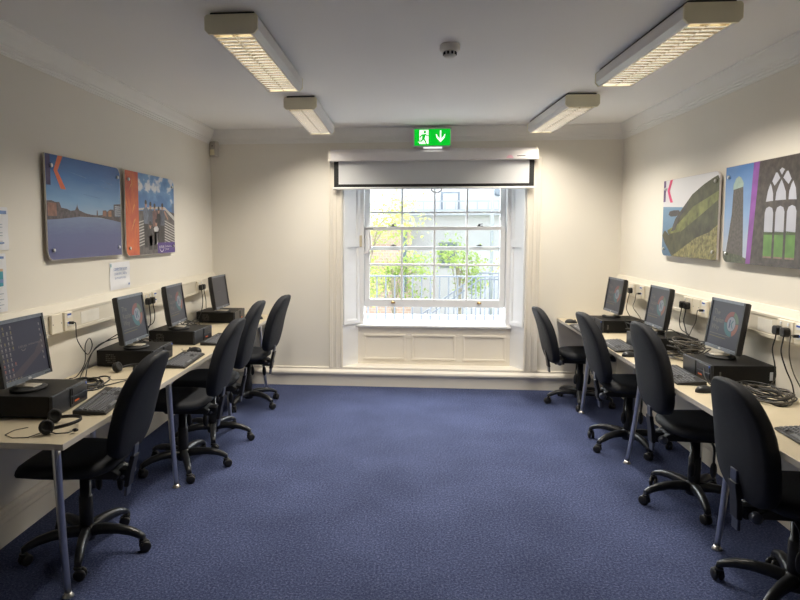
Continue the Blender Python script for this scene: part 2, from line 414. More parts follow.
# head of the recess, floor of the recess, apron with three panels, sill
b = MB(); b.box((WX0, YB, WZ1 - .02), (WX1, YS + .1, WZ1)); wpart('head_lining', b, 'white')
b = MB(); b.box((WX0, YB - .02, .172), (WX1, YS, .196)); wpart('ledge', b, 'trim', bevel=.004)
b = MB(); YA = 6.550
b.box((CXW - .80, YA, .19), (CXW + .80, YA + .03, .592))
for x0, x1 in ((-.485, -.055), (.015, .462), (.540, .975)):
    z0, z1, w = .245, .512, .020
    for lo, hi in (((x0, z0), (x1, z0 + w)), ((x0, z1 - w), (x1, z1)), ((x0, z0 + w), (x0 + w, z1 - w)), ((x1 - w, z0 + w), (x1, z1 - w))):
        b.box((lo[0], YA - .012, lo[1]), (hi[0], YA, hi[1]))
wpart('apron', b, 'trim', bevel=.003)
b = MB(); b.box((CXW - .80, YA - .032, .588), (CXW + .80, 6.92, .612)); wpart('sill', b, 'white', bevel=.006)
# box frame
b = MB()
for sgn in (-1, 1):
    x0, x1 = sorted((WC + sgn * .726, WC + sgn * .780)); b.box((x0, 6.55, .60), (x1, 6.72, 2.2))
b.box((CXW - .78, 6.56, 2.17), (CXW + .78, 6.72, 2.2)); wpart('box_frame', b, 'white', bevel=.003)
def sash(name, y0, y1, z0, z1, bot, top, stile):
    x0, x1 = WC - .7235, WC + .7235
    b = MB()
    b.box((x0, y0, z0), (x0 + stile, y1, z1)); b.box((x1 - stile, y0, z0), (x1, y1, z1))
    b.box((x0 + stile, y0, z0), (x1 - stile, y1, z0 + bot)); b.box((x0 + stile, y0, z1 - top), (x1 - stile, y1, z1))
    gx0, gx1, gz0, gz1 = x0 + stile, x1 - stile, z0 + bot, z1 - top
    yc = (y0 + y1) / 2
    for k in (1, 2, 3):
        x = gx0 + (gx1 - gx0) * k / 4; b.box((x - .011, yc - .016, gz0), (x + .011, yc + .016, gz1))
    z = (gz0 + gz1) / 2; b.box((gx0, yc - .0155, z - .011), (gx1, yc + .0155, z + .011))
    o = wpart(name, b, 'white', bevel=.003)
    g = MB(); g.box((gx0, yc - .002, gz0), (gx1, yc + .002, gz1)); wpart('glass', g, 'glass', o)
    return o
up = sash('upper_sash', 6.635, 6.672, 1.385, 2.175, .040, .045, .055)
lo = sash('lower_sash', 6.588, 6.630, .795, 1.632, .080, .038, .055)
b = MB()
for x in (-.185, .70):
    b = MB(); b.box((x - .020, 6.574, .832), (x + .020, 6.589, .842)); b.box((x - .022, 6.568, .832), (x + .022, 6.574, .852)); b.ellipsoid((x, 6.570, .846), (.016, .010, .010))
    wpart('sash_lift', b, 'brass', lo)
    b = MB(); b.box((x - .030, 6.60, 1.632), (x + .03, 6.625, 1.640)); b.lathe([(.010, 0), (.010, .014), (.004, .020)], (x - .006, 6.612, 1.640), 12); b.tube([(x - .006, 6.612, 1.652), (x + .028, 6.612, 1.660)], .005, 6)
    wpart('sash_fastener', b, 'darkmetal', lo)
    b = MB(); b.box((x - .028, 6.618, 1.430), (x + .028, 6.635, 1.438)); b.ellipsoid((x, 6.626, 1.440), (.018, .008, .008)); wpart('sash_eye', b, 'darkmetal', up)
# white restrictor cable and its lock at the top left of the lower sash
b = MB(); b.box((-.478, 6.578, 1.598), (-.395, 6.589, 1.622)); wpart('restrictor_lock', b, 'silver', lo, bevel=.003)
cc = [(-.440, 6.575, 1.600), (-.424, 6.57, 1.50), (-.424, 6.57, 1.42), (-.45, 6.568, 1.365), (-.485, 6.568, 1.355), (-.52, 6.568, 1.385), (-.538, 6.575, 1.43)]
b = MB(); b.tube(smooth(cc, 4), .010, 8); wpart('restrictor_cable', b, 'casing')
b = MB(); b.box((-.535, 6.540, 1.42), (-.508, 6.575, 1.54)); wpart('restrictor_bracket', b, 'desk', bevel=.004)

# ------------------------------------------------------------------ projector screen
ps = empty('projector_screen', (.193, YB - .12, 2.27)); tag(ps, 'white roller projector screen, half lowered over the top of the window', 'projector screen')
def at(mb, root, name, m, parent=None, **k):
    o = Vector(root.location)
    for v in mb.v: v -= o
    return mb.build(name, m, parent or root, **k)
X0, X1 = -.822, 1.207
b = MB(); prof = [(YB - .030, 2.272), (YB - .118, 2.272), (YB - .122, 2.278), (YB - .122, 2.352), (YB - .110, 2.366), (YB - .060, 2.392), (YB - .030, 2.392)]
b.prism(prof[::-1], 0, X0 + .02, X1 - .02); at(b, ps, 'casing', 'casing', weld=True)
for x in (X0, X1 - .021):
    b = MB(); b.prism([(y + (-.004 if y < YB - .05 else 0), z + (.003 if z > 2.3 else -.003)) for y, z in prof][::-1], 0, x, x + .021); at(b, ps, 'end_cap', 'trim', weld=True)
b = MB(); F0, F1, yf = -.770, 1.178, YB - .072
b.box((F0, yf, 2.020), (F1, yf + .002, 2.275)); at(b, ps, 'screen_fabric', 'screenfab')
b = MB()
for a0, a1, z0, z1 in ((F0, F0 + .046, 2.020, 2.272), (F1 - .046, F1, 2.020, 2.272), (F0 + .046, F1 - .046, 2.020, 2.048)): b.box((a0, yf - .0012, z0), (a1, yf, z1))
at(b, ps, 'black_border', 'black')
b = MB(); b.tube([(F0 - .012, yf, 2.008), (F1 + .012, yf, 2.008)], .012, 12); at(b, ps, 'bottom_bar', 'white')
b = MB(); ring = [(.243 + .048 * math.cos(a), yf - .004, 1.992 + .030 * math.sin(a)) for a in [PI + i * PI / 10 for i in range(11)]]; b.tube([(.291, yf, 1.998)] + ring[::-1] + [(.195, yf, 1.998)], .007, 8); at(b, ps, 'pull_ring', 'silver')
b = MB(); fl = Flat(b, (0, YB - .1221, 0), (1, 0, 0), (0, 0, 1), (0, -1, 0))
fl.poly([(.905, 2.283), (.975, 2.283), (.966, 2.298), (.952, 2.312), (.925, 2.312), (.912, 2.300)], 0); fl.rect(.89, 2.279, 1.15, 2.326, 1, .5)
fl.text('Vutec', 1.010, 2.300, .001, 2) if False else fl.rect(1.005, 2.302, 1.085, 2.3085, 2)
at(b, ps, 'maker_sticker', ['pink', 'casing', 'black'])

# ------------------------------------------------------------------ exit sign
es = empty('exit_sign', (.195, YB - .13, 2.395)); tag(es, 'lit green running man exit sign with down arrow, above the projector screen', 'exit sign')
E0, E1, EZ0, EZ1, EY = .011, .379, 2.396, 2.578, YB - .150
b = MB(); b.box((E0, EY, EZ0), (E1, EY + .045, EZ1)); b.box((E0 + .06, EY + .045, EZ0 + .03), (E1 - .06, YB, EZ0 + .10)); at(b, es, 'housing', 'signcase', bevel=.004)
b = MB(); fl = Flat(b, (E0, EY - .0008, EZ0), (1, 0, 0), (0, 0, 1), (0, -1, 0))
W, H = E1 - E0, EZ1 - EZ0
fl.rect(.012, .012, W - .012, H - .012, 0, 0)
fl.rect(.060, .028, .148, .162, 1, 1)                                    # doorway
g = 0                                                                    # running figure in green on the white door
fl.ell(.112, .142, .0125, .0135, g, 2)
fl.poly([(.088, .118), (.116, .124), (.122, .116), (.110, .076), (.094, .072), (.086, .080)], g, 2)
fl.poly([(.096, .124), (.070, .108), (.062, .090), (.070, .086), (.080, .100), (.094, .112)], g, 2)
fl.poly([(.116, .122), (.130, .100), (.150, .102), (.150, .110), (.134, .110), (.124, .124)], g, 2)
fl.poly([(.094, .074), (.110, .076), (.124, .056), (.134, .026), (.124, .026), (.112, .050)], g, 2)
fl.poly([(.088, .080), (.100, .072), (.086, .050), (.046, .050), (.046, .060), (.076, .062)], g, 2)
fl.rect(.046, .044, .060, .056, 1, 1)
fl.poly([(.256, .156), (.270, .156), (.270, .080), (.292, .100), (.298, .118), (.310, .122), (.302, .086), (.263, .042), (.224, .086), (.216, .122), (.228, .118), (.234, .100), (.256, .080)], 1, 1)
at(b, es, 'sign_face', ['signgreen', 'signwhite'])
b = MB(); b.box((E0 + .10, EY + .006, EZ0 - .012), (E0 + .28, EY + .038, EZ0)); at(b, es, 'downlight', 'signwhite')

# ------------------------------------------------------------------ ceiling lights
LAMPW = 19.0
lights = []
def make_light():
    L, W, z0, z1 = 1.24, .25, -.095, -.005
    r = empty('ceiling_light')
    b = MB(); b.box((-W/2 + .02, -L/2 + .02, z1), (W/2 - .02, L/2 - .02, .0088)); b.build('mounting_plate', 'darkmetal', r)  # dark colour stands in for the shadow line between case and ceiling
    b = MB()
    b.prism([(-W/2 + .012, z1), (-W/2, z1 - .012), (-W/2, z0 + .024), (-W/2 + .020, z0), (-W/2 + .032, z0), (-W/2 + .032, z0 + .02), (-W/2 + .012, z0 + .034), (-W/2 + .012, z1 - .012), (W/2 - .012, z1 - .012), (W/2 - .012, z0 + .034), (W/2 - .032, z0 + .02), (W/2 - .032, z0), (W/2 - .020, z0), (W/2, z0 + .024), (W/2, z1 - .012), (W/2 - .012, z1)][::-1], 1, -L/2 + .015, L/2 - .015)
    b.build('case', 'lampcase', r, weld=True)
    oc = [(-W/2, z0 + .020), (-W/2 + .018, z0), (W/2 - .018, z0), (W/2, z0 + .020), (W/2, z1 - .010), (W/2 - .010, z1), (-W/2 + .010, z1), (-W/2, z1 - .010)]
    for y in (-L/2, L/2 - .016):
        b = MB(); b.prism([(x * 1.01, z) for x, z in oc], 1, y, y + .016); b.build('end_cap', 'lampcap', r, weld=True)
    b = MB(); xw = W/2 - .034
    for x in (-xw, 0, xw): b.prism([(x - .003, z0 + .002), (x + .003, z0 + .002), (x + .005, z0 + .050), (x - .005, z0 + .050)], 1, -L/2 + .016, L/2 - .016)
    n = 22
    for i in range(1, n):
        y = -L/2 + .016 + (L - .032) * i / n
        for a0, a1 in ((-xw, -.003), (.003, xw)):
            b.prism([(y - .0015, z0 + .003), (y + .0015, z0 + .003), (y + .004, z0 + .017), (y - .004, z0 + .017)], 0, a0, a1)
    for i in range(1, n):
        y = -L/2 + .016 + (L - .032) * i / n
        for a0, a1 in ((-xw, -.003), (.003, xw)): b.box((a0, y - .004, z0), (a1, y + .004, z0 + .004), 1)  # white beads added to imitate the bright and dark banding of light on the blades
    b.build('louvre', ['louvre', 'lampcase'], r, weld=False)
    for x in (-xw/2, xw/2):
        b = MB(); b.tube([(x, -L/2 + .03, z0 + .038), (x, L/2 - .03, z0 + .038)], .008, 10); b.build('tube', 'tube', r)
    la = bpy.data.lights.new('fluorescent_glow', 'AREA'); la.shape = 'RECTANGLE'; la.size = W - .07; la.size_y = L - .05
    la.energy = LAMPW; la.color = (1.0, 0.92, 0.79); la.spread = math.radians(135)
    lo_ = bpy.data.objects.new('fluorescent_glow', la); COL.objects.link(lo_); lo_.parent = r; lo_.location = (0, 0, z0 - .003)
    return r
lamp = make_light()
spots = [((-.845, 3.585), 0.0, 'long louvred ceiling light at upper left, the larger of the two left ones'),
         ((-.852, 5.43), 0.012, 'small looking louvred ceiling light on the left, near the window wall'),
         ((1.305, 3.63), 0.030, 'long louvred ceiling light at upper right, the larger of the two right ones'),
         ((1.228, 5.52), 0.045, 'small looking louvred ceiling light on the right, near the window wall')]
for i, ((x, y), rz, lab) in enumerate(spots):
    o = lamp if i == 0 else copy_tree(lamp)
    o.location = (x, y, ZC - .009); o.rotation_euler.z = rz
    tag(o, lab, 'ceiling light', 'fluorescent ceiling lights')

# smoke detector, motion sensor
sd = empty('smoke_detector', (.204, 3.60, ZC)); tag(sd, 'round white smoke detector on the ceiling', 'smoke detector')
b = MB(); b.lathe([(.052, 0), (.056, -.006), (.056, -.030), (.050, -.036), (.0, -.036)][::-1], seg=32); b.build('base', 'detector', sd)
b = MB(); b.lathe([(.036, -.034), (.036, -.044), (.033, -.062), (.024, -.070), (0, -.071)][::-1], seg=28)
b.build('sensor_head', 'detector', sd)
b = MB()
for i in range(10):
    a = i * PI / 5; b.box((-.006, -.0015, -.058), (.006, .0015, -.042), 0, RZ(a + PI / 2), (.0362 * math.cos(a), .0362 * math.sin(a), 0))
b.build('vent_slots', 'black', sd)
pr = empty('motion_detector', (XL + .056, YB - .052, 2.335)); pr.rotation_euler.z = -.45; tag(pr, 'small cream motion sensor high in the left back corner', 'motion detector')
b = MB(); b.prism([(-.034, 0), (.034, 0), (.034, .115), (.028, .128), (-.028, .128), (-.034, .115)], 1, -.022, .022); b.build('body', 'pircase', pr, bevel=.006, weld=True)
b = MB(); b.prism([(-.024, .012), (.024, .012), (.022, .060), (-.022, .060)], 1, -.028, -.021); b.build('lens', 'lampcap', pr, bevel=.003, weld=True)
b = MB(); b.box((-.006, -.0245, .085), (.006, -.0215, .092)); b.build('indicator', 'darkmetal', pr); pr.scale = (1.25, 1.25, 1.2)

# ------------------------------------------------------------------ wall boards (photographic prints stood off the wall)
def board(name, label, side, y0, y1, z0, z1, round_, painter, mats, group='photo boards on the walls'):
    w, h = y1 - y0, z1 - z0; t = .010; so = .022
    r = empty(name, (XL if side < 0 else XR, (y0 + y1) / 2, z0)); tag(r, label, 'wall picture', group)
    def outline(inset=0):
        rr = .055; P = []
        for cx, cz, a0, key in ((w - rr, h - rr, 0, 'tr'), (rr, h - rr, PI / 2, 'tl'), (rr, rr, PI, 'bl'), (w - rr, rr, 1.5 * PI, 'br')):
            if key in round_:
                P += [(cx + (rr - inset) * math.cos(a0 + PI / 2 * i / 6), cz + (rr - inset) * math.sin(a0 + PI / 2 * i / 6)) for i in range(7)]
            else:
                P.append((w - inset if 'r' in key else inset, h - inset if 't' in key else inset))
        return P
    n = 1 if side < 0 else -1
    def Y(u): return (u - w / 2) * n                                        # u runs left to right for someone facing the wall
    b = MB(); pts = [(Y(u), v) for u, v in outline()]
    x0, x1 = n * so, n * (so + t)
    b.prism(pts if n * (1 if x1 > x0 else -1) > 0 else pts[::-1], 0, x0, x1)
    panel = b.build('board', mats['edge'], r, weld=True)
    b = MB(); fl = Flat(b, (x1 + n * .0003, Y(0), 0), (0, n, 0), (0, 0, 1), (n, 0, 0))
    ml = painter(fl, w, h, outline(.002))
    b.build('print', ml, panel)
    for u, v in ((.05, .055), (w - .05, .055), (.05, h - .065), (w - .05, h - .065)):
        b = MB(); R = RY(PI / 2 * n); b.lathe([(.008, .0015), (.008, so + t + .004), (.012, so + t + .004), (.012, so + t + .010), (.008, so + t + .013), (0, so + t + .013)], (0, Y(u), v), 14, 0, R)
        b.build('mounting_stud', 'chrome', r)
    return r
edge = mat('board_edge', (0.55, 0.50, 0.48), 0.4, noise=(9, 0.05))
def pm(name, c, a=.25, sc=18, c2=None): return mat(name, c, 0.4, noise=(sc, a), col2=c2)
skyA = ramp_material('print_sky', (.20, .60), [(0, (.34, .42, .50)), (.35, (.16, .31, .52)), (.7, (.045, .17, .44)), (1, (.02, .10, .33))], noise=(6, .22, (1, .6, 3)))
riverA = ramp_material('print_river', (0, .24), [(0, (.075, .075, .20)), (.6, (.085, .10, .24)), (1, (.14, .19, .33))], noise=(22, .25, (1, .5, 4)))
def paint_river(f, w, h, out):
    f.poly(out, 0, 0)
    # water with the board's own round lower left corner
    f.poly([p for p in out if p[1] < .20] + [(w - .002, .235), (w * .55, .247), (.002, .225)], 1, 1) if False else None
    low = [p for p in out if p[1] <= .06]
    f.poly([(.002, .228), (.002, .06)] + sorted([p for p in low if p[0] < .06], key=lambda p: -p[1])[0:] + [(w - .002, .002), (w - .002, .235), (w * .6, .250), (w * .35, .250)], 1, 1)
    sil = [(.002, .228), (.002, .335), (.05, .338), (.09, .330), (.13, .332), (.15, .300), (.21, .295), (.25, .285), (.30, .290), (.325, .318), (.345, .292), (.42, .275), (.50, .268), (.56, .266), (.565, .298), (.575, .298), (.58, .266), (.64, .270), (.645, .300), (.69, .302), (.70, .292), (.745, .310), (.79, .310), (.795, .300), (.80, .345), (w - .002, .352), (w - .002, .225), (.78, .238), (.6, .252), (.35, .252), (.15, .236)]
    f.poly(sil, 2, 2)
    f.rect(.81, .262, w - .004, .338, 4, 3); f.rect(.645, .262, .69, .296, 5, 3); f.rect(.72, .262, .765, .300, 6, 3); f.rect(.01, .250, .10, .325, 5, 3)
    for i in range(5): f.rect(.815, .272 + i * .014, w - .008, .278 + i * .014, 7, 4)
    f.poly([(.31, .285), (.338, .285), (.33, .312), (.325, .330), (.32, .312)], 2, 3)
    f.rect(.004, h - .175, .048, h - .002, 8, 3)
    f.poly([(.128, h - .002), (.180, h - .002), (.122, h - .088), (.205, h - .190), (.150, h - .190), (.082, h - .088)], 9, 3)
    for u, v, L in ((.20, .52, .25), (.45, .47, .3), (.6, .50, .2), (.3, .40, .35)): f.poly([(u, v), (u + L, v - .03), (u + L * .9, v - .022)], 10, 1)
    return [skyA, riverA, pm('print_skyline', (.075, .055, .06), .5, 45), pm('print_skyline_pale', (.2, .2, .22)), pm('print_glass_block', (.13, .16, .22), .5, 40), pm('print_brick_block', (.22, .10, .07), .3, 30), pm('print_amber_block', (.32, .16, .08), .3, 30), pm('print_pale_bands', (.36, .36, .38)), pm('print_indigo', (.045, .03, .11)), pm('print_vermilion', (.72, .15, .05), .1), pm('print_cirrus', (.10, .22, .45), .3)]
board('wall_picture', 'river and city skyline board with orange chevron, on the left wall', -1, 3.357, 4.262, 1.418, 2.016, ('tr', 'bl'), paint_river, {'edge': edge})

cloudsky = ramp_material('print_clouds', (.0, 1.2), [(.30, (.08, .22, .50)), (.48, (.16, .34, .62)), (.56, (.72, .75, .80)), (1, (.82, .83, .86))], noise=(4.5, 1.5, (1, 1, 1.5)))
def paint_group(f, w, h, out):
    f.poly(out, 0, 0)
    s = .235 * w
    left = [p for p in out if p[0] < .06 and p[1] < .06]
    f.poly([(s, .002), (s, h - .002), (.002, h - .002), (.002, .055)] + sorted(left, key=lambda p: -p[1]), 1, 1)
    for i in range(16):
        random.seed(50 + i); u = random.uniform(.02, s - .04); v = random.uniform(.05, h - .12); a = random.uniform(-.9, .9); L = random.uniform(.06, .14)
        f.poly([(max(u, .004), v), (min(max(u + L * math.sin(a), .006), s - .004), v + L * .9), (min(max(u + L * math.sin(a) + .008, .01), s - .002), v + L * .9)], 2 if i % 2 else 3, 2)
    # stone bridge deck and white balustrade
    f.poly([(s, .002), (w - .002, .002), (w - .002, .33), (.80, .345), (.62, .35), (.45, .34), (s, .33)], 4, 1)
    f.poly([(w - .002, .30), (.72, .375), (.55, .372), (s, .350), (s, .335), (.55, .355), (.72, .352), (w - .002, .265)], 5, 2)
    for i in range(11):
        v = .27 - i * .022; f.poly([(.66, v), (w - .003, v - .055), (w - .003, v - .046), (.66, v + .009)], 5, 2)
    for i in range(9):
        v = .26 - i * .022; f.poly([(s, v - .02), (.36, v + .004), (.36, v + .011), (s, v - .011)], 5, 2)
    for i in range(3): f.rect(w - .05 + i * .017, .33, w - .042 + i * .016, .41, 4, 2)
    def person(u, top, bw, shirt, legs, hgt):
        f.poly([(u - bw * .8, top - hgt), (u + bw * .8, top - hgt), (u + bw, top - hgt * .48), (u - bw, top - hgt * .48)], legs, 3)
        f.poly([(u - bw, top - hgt * .5), (u + bw, top - hgt * .5), (u + bw * 1.15, top - .075), (u + bw * .5, top - .055), (u - bw * .5, top - .055), (u - bw * 1.15, top - .075)], shirt, 4)
        f.ell(u, top - .030, .019, .028, 8, 5); f.ell(u, top - .016, .020, .018, 9, 6)
    person(.345, .415, .042, 6, 9, .36); person(.430, .405, .036, 10, 9, .34); person(.510, .395, .038, 11, 9, .36)
    person(.590, .375, .040, 9, 9, .34); person(.665, .405, .044, 10, 9, .36)
    person(.42, .255, .040, 9, 9, .22); person(.535, .275, .042, 7, 7, .20)
    f.poly([(.70, .33), (.78, .27), (.785, .285), (.71, .35)], 8, 4)
    p0 = .60 * w
    f.rect(p0, .002, w - .002, .088, 12, 7)
    f.text('KAPLAN', p0 + .030, .042, .032, 13, 8, sx=.85); f.arc(p0 + .082, .062, .044, .051, PI * 1.15, PI * 1.85, 13, 8)
    f.rect(p0 + .155, .018, p0 + .158, .068, 13, 8)
    f.text('INTERNATIONAL', p0 + .168, .048, .018, 13, 8, sx=.9); f.text('ENGLISH', p0 + .168, .026, .018, 13, 8, sx=.9)
    return [cloudsky, pm('print_orange', (.52, .075, .05), .3, 8, (.70, .17, .05)), pm('print_yellow', (.85, .46, .12), .2), pm('print_red', (.42, .05, .05), .2), pm('print_stone', (.12, .11, .11), .4, 22), pm('print_balustrade', (.55, .54, .52), .1), pm('print_blue_shirt', (.16, .19, .26), .3, 30), pm('print_white_shirt', (.62, .62, .64), .2), pm('print_skin', (.48, .27, .20), .1), pm('print_dark_cloth', (.045, .04, .045), .3, 30), pm('print_grey_cloth', (.10, .12, .17), .3, 30), pm('print_plum_cloth', (.20, .11, .11), .3, 30), pm('print_purple', (.085, .045, .24), .1), pm('print_white', (.80, .79, .84), .05)]
board('wall_picture', 'board of people on a bridge with an orange strip, on the left wall', -1, 4.335, 5.262, 1.404, 2.018, ('tr', 'bl'), paint_group, {'edge': edge})

skyC = ramp_material('print_pale_sky', (.30, .60), [(0, (.60, .58, .60)), (.3, (.70, .70, .74)), (1, (.72, .73, .76))], noise=(5, .3, (1, .7, 2)))
def paint_cliff(f, w, h, out):
    f.poly(out, 0, 0)
    left = sorted([p for p in out if p[0] < .06 and p[1] < .06], key=lambda p: -p[1])
    f.poly([(.002, .385), (.002, .06)] + left + [(w * .4, .002), (w * .4, .37)], 1, 1)
    f.poly([(.11, .320), (.13, .345), (.20, .352), (.30, .350), (.34, .325), (.25, .305), (.16, .305)], 2, 2)
    f.poly([(.13, .165), (.17, .195), (.24, .285), (.36, .36), (.52, .455), (.70, .515), (.82, .545), (w - .025, .560), (w - .004, .535), (w - .002, .002), (.20, .002), (.06, .10), (.004, .16), (.05, .20)], 3, 3)
    f.poly([(.10, .20), (.30, .25), (.55, .37), (.80, .43), (w - .002, .46), (w - .002, .40), (.60, .28), (.35, .19), (.12, .17)], 4, 4)
    f.poly([(.15, .10), (.45, .15), (.70, .26), (w - .002, .36), (w - .002, .22), (.70, .14), (.40, .02), (.20, .02)], 3, 5)
    f.poly([(.17, .19), (.26, .29), (.38, .36), (.47, .42), (.44, .37), (.33, .30), (.24, .20)], 2, 5)
    f.poly([(.20, .002), (.40, .075), (.60, .145), (.80, .185), (w - .002, .235), (w - .002, .002)], 5, 6)
    f.rect(.004, h - .165, .045, h - .002, 6, 7)
    f.poly([(.125, h - .002), (.175, h - .002), (.118, h - .085), (.190, h - .175), (.140, h - .175), (.078, h - .085)], 7, 7)
    return [skyC, ramp_material('print_sea', (0, .4), [(0, (.05, .13, .24)), (1, (.16, .30, .46))], noise=(20, .3, (1, 1, 3))), pm('print_dark_rock', (.05, .045, .05), .4), pm('print_hill', (.050, .052, .024), .5, 14), pm('print_grass', (.13, .145, .04), .6, 12), pm('print_gorse', (.20, .18, .065), .6, 40), pm('print_violet', (.12, .06, .20)), pm('print_magenta', (.72, .05, .20), .1)]
board('wall_picture', 'green sea cliff board with pink chevron, on the right wall', 1, 4.355, 5.275, 1.390, 1.978, ('tr', 'bl'), paint_cliff, {'edge': edge})

skyD = ramp_material('print_blue_sky', (.05, .60), [(0, (.42, .46, .55)), (.45, (.20, .33, .56)), (1, (.06, .18, .44))], noise=(6, .35, (1, 1, 1.5)))
def paint_abbey(f, w, h, out):
    f.poly(out, 0, 0)
    f.poly([(.03, .010), (.25, .010), (.232, .30), (.220, .47), (.105, .455), (.095, .30)], 1, 1)
    f.poly([(.100, .452), (.102, .480), (.130, .520), (.163, .533), (.195, .520), (.222, .488), (.222, .465)], 2, 2)
    left = sorted([p for p in out if p[0] < .06 and p[1] < .06], key=lambda p: -p[1])
    f.poly([(.002, .07), (.002, .06)] + left + [(.30, .002), (.30, .03), (.20, .050), (.08, .060)], 3, 3)
    f.poly([(.285, .002), (.335, .002), (.395, h - .002), (.330, h - .002)], 4, 4)
    f.poly([(.335, .002), (w - .002, .002), (w - .002, h - .002), (.395, h - .002)], 5, 4)
    # pointed window: three lancets below, tracery above
    x0, x1 = .470, .768; cw = (x1 - x0 - .044) / 3
    for i in range(3):
        a = x0 + i * (cw + .022); bb = a + cw; m_ = (a + bb) / 2
        f.poly([(a, .055), (bb, .055), (bb, .175), (a, .175)], 8, 5); f.poly([(a, .175), (bb, .175), (bb, .190), (a, .196)], 9, 5)
        f.poly([(a, .190), (bb, .190), (bb, .300), (m_ + cw * .35, .325), (m_, .334), (m_ - cw * .35, .325), (a, .300)], 7, 5)
        f.poly([(a, .055), (a, .045), (bb, .045), (bb, .055)], 10, 5)
    def leafp(pts): f.poly([(.470 + (u - .455) * .864, .362 + (v - .362) * .78) for u, v in pts], 7, 5)
    leafp([(.462, .362), (.545, .365), (.540, .42), (.520, .470), (.506, .490), (.480, .440)])
    leafp([(.570, .366), (.685, .366), (.680, .42), (.650, .475), (.628, .510), (.604, .475), (.575, .42)])
    leafp([(.712, .366), (.795, .362), (.780, .44), (.752, .490), (.735, .470), (.715, .42)])
    leafp([(.525, .505), (.552, .470), (.590, .500), (.612, .520), (.580, .560), (.562, .562)])
    leafp([(.645, .520), (.668, .500), (.705, .470), (.732, .505), (.695, .562), (.678, .560)])
    leafp([(.600, .575), (.628, .540), (.658, .575), (.628, .590)])
    return [skyD, pm('print_tower', (.085, .072, .066), .35, 60), pm('print_copper_dome', (.30, .40, .36), .2), pm('print_scrub', (.07, .08, .045), .5, 40), pm('print_purple_band', (.20, .05, .28), .25, 10), pm('print_ruin', (.058, .046, .042), .45, 26), pm('print_ruin_pale', (.15, .12, .1)), pm('print_window_sky', (.42, .43, .50), .08, 5), pm('print_field', (.10, .22, .045), .25, 12), pm('print_hedge', (.06, .09, .03), .3), pm('print_sillstone', (.22, .14, .11), .3)]
board('wall_picture', 'round tower and ruined gothic window board, on the right wall', 1, 3.345, 4.278, 1.386, 1.986, ('tr', 'bl'), paint_abbey, {'edge': edge})

# papers
def paper(name, label, side, y0, y1, z0, z1, painter):
    n = 1 if side < 0 else -1; w, h = y1 - y0, z1 - z0
    r = empty(name, (XL if side < 0 else XR, (y0 + y1) / 2, z0)); tag(r, label, 'notice', 'paper notices on the walls')
    N = 8; b = MB()
    g = []
    for i in range(N + 1):
        v = h * i / N; g.append([(n * (.0035 + .002 * math.sin(i * 1.3)), n * (u - w / 2), v) for u in (0, w * .5, w)])
    bb = len(b.v)
    for row in g: b.v.extend(Vector(p) for p in row)
    for i in range(N):
        for k in range(2): b.face((bb + i*3 + k, bb + i*3 + k + 1, bb + i*3 + k + 4, bb + i*3 + k + 3), 0, True)
    sh = b.build('sheet', 'paper', r)
    b = MB(); fl = Flat(b, (n * .0064, n * (-w / 2), 0), (0, n, 0), (0, 0, 1), (n, 0, 0)); ml = painter(fl, w, h)
    b.build('printed_text', ml, sh)
    return r
def p_note(f, w, h):
    f.text('COMPUTER ROOM', w / 2, h * .705, .0245, 0, 1, 'CENTER'); f.rect(.045, h * .690, w - .045, h * .696, 0, 1)
    f.text('(LEARNERS : AREA)', w / 2, h * .535, .0225, 0, 1, 'CENTER'); f.text('By STUDENTS ONLY', w / 2, h * .385, .0190, 0, 1, 'CENTER')
    f.rect(w - .035, .020, w - .012, .034, 0, 1); f.rect(.006, h - .03, .018, h - .008, 1, 1)
    return ['inkblue', 'teal']
paper('wall_notice', 'landscape paper notice with blue lettering, under the bridge board', -1, 4.133, 4.440, 1.176, 1.366, p_note)
def p_a(f, w, h):
    f.rect(w - .07, h - .035, w - .015, h - .018, 0, 1)
    for i in range(9): f.rect(.02, h - .075 - i * .014, w - (.05 if i % 3 else .09), h - .071 - i * .014, 1, 1)
    f.rect(.02, .032, w - .04, .040, 0, 1); f.rect(.02, .115, w - .11, .120, 0, 1)
    return ['inkblue', 'inkgrey']
def p_b(f, w, h):
    f.rect(w - .09, h - .026, w - .02, h - .014, 2, 1); f.rect(.015, .130, w - .03, .215, 0, 1); f.rect(.015, .205, w - .03, .218, 1, 2); f.rect(.015, .148, w - .03, .165, 3, 2)
    for i in range(7): f.rect(.02, .020 + i * .014, w - (.03 if i % 2 else .06), .024 + i * .014, 4, 1)
    return ['teal', 'peach', 'inkblue', 'inkblue', 'inkgrey']
paper('wall_notice', 'upper of the two paper notices at the far left edge', -1, 2.845, 3.056, 1.487, 1.703, p_a)
paper('wall_notice', 'lower of the two paper notices at far left, with a teal picture', -1, 2.820, 3.026, 1.176, 1.470, p_b)
paper('wall_notice', 'paper notice at the far right edge below the abbey board', 1, 3.275, 3.487, 1.176, 1.378, p_a)

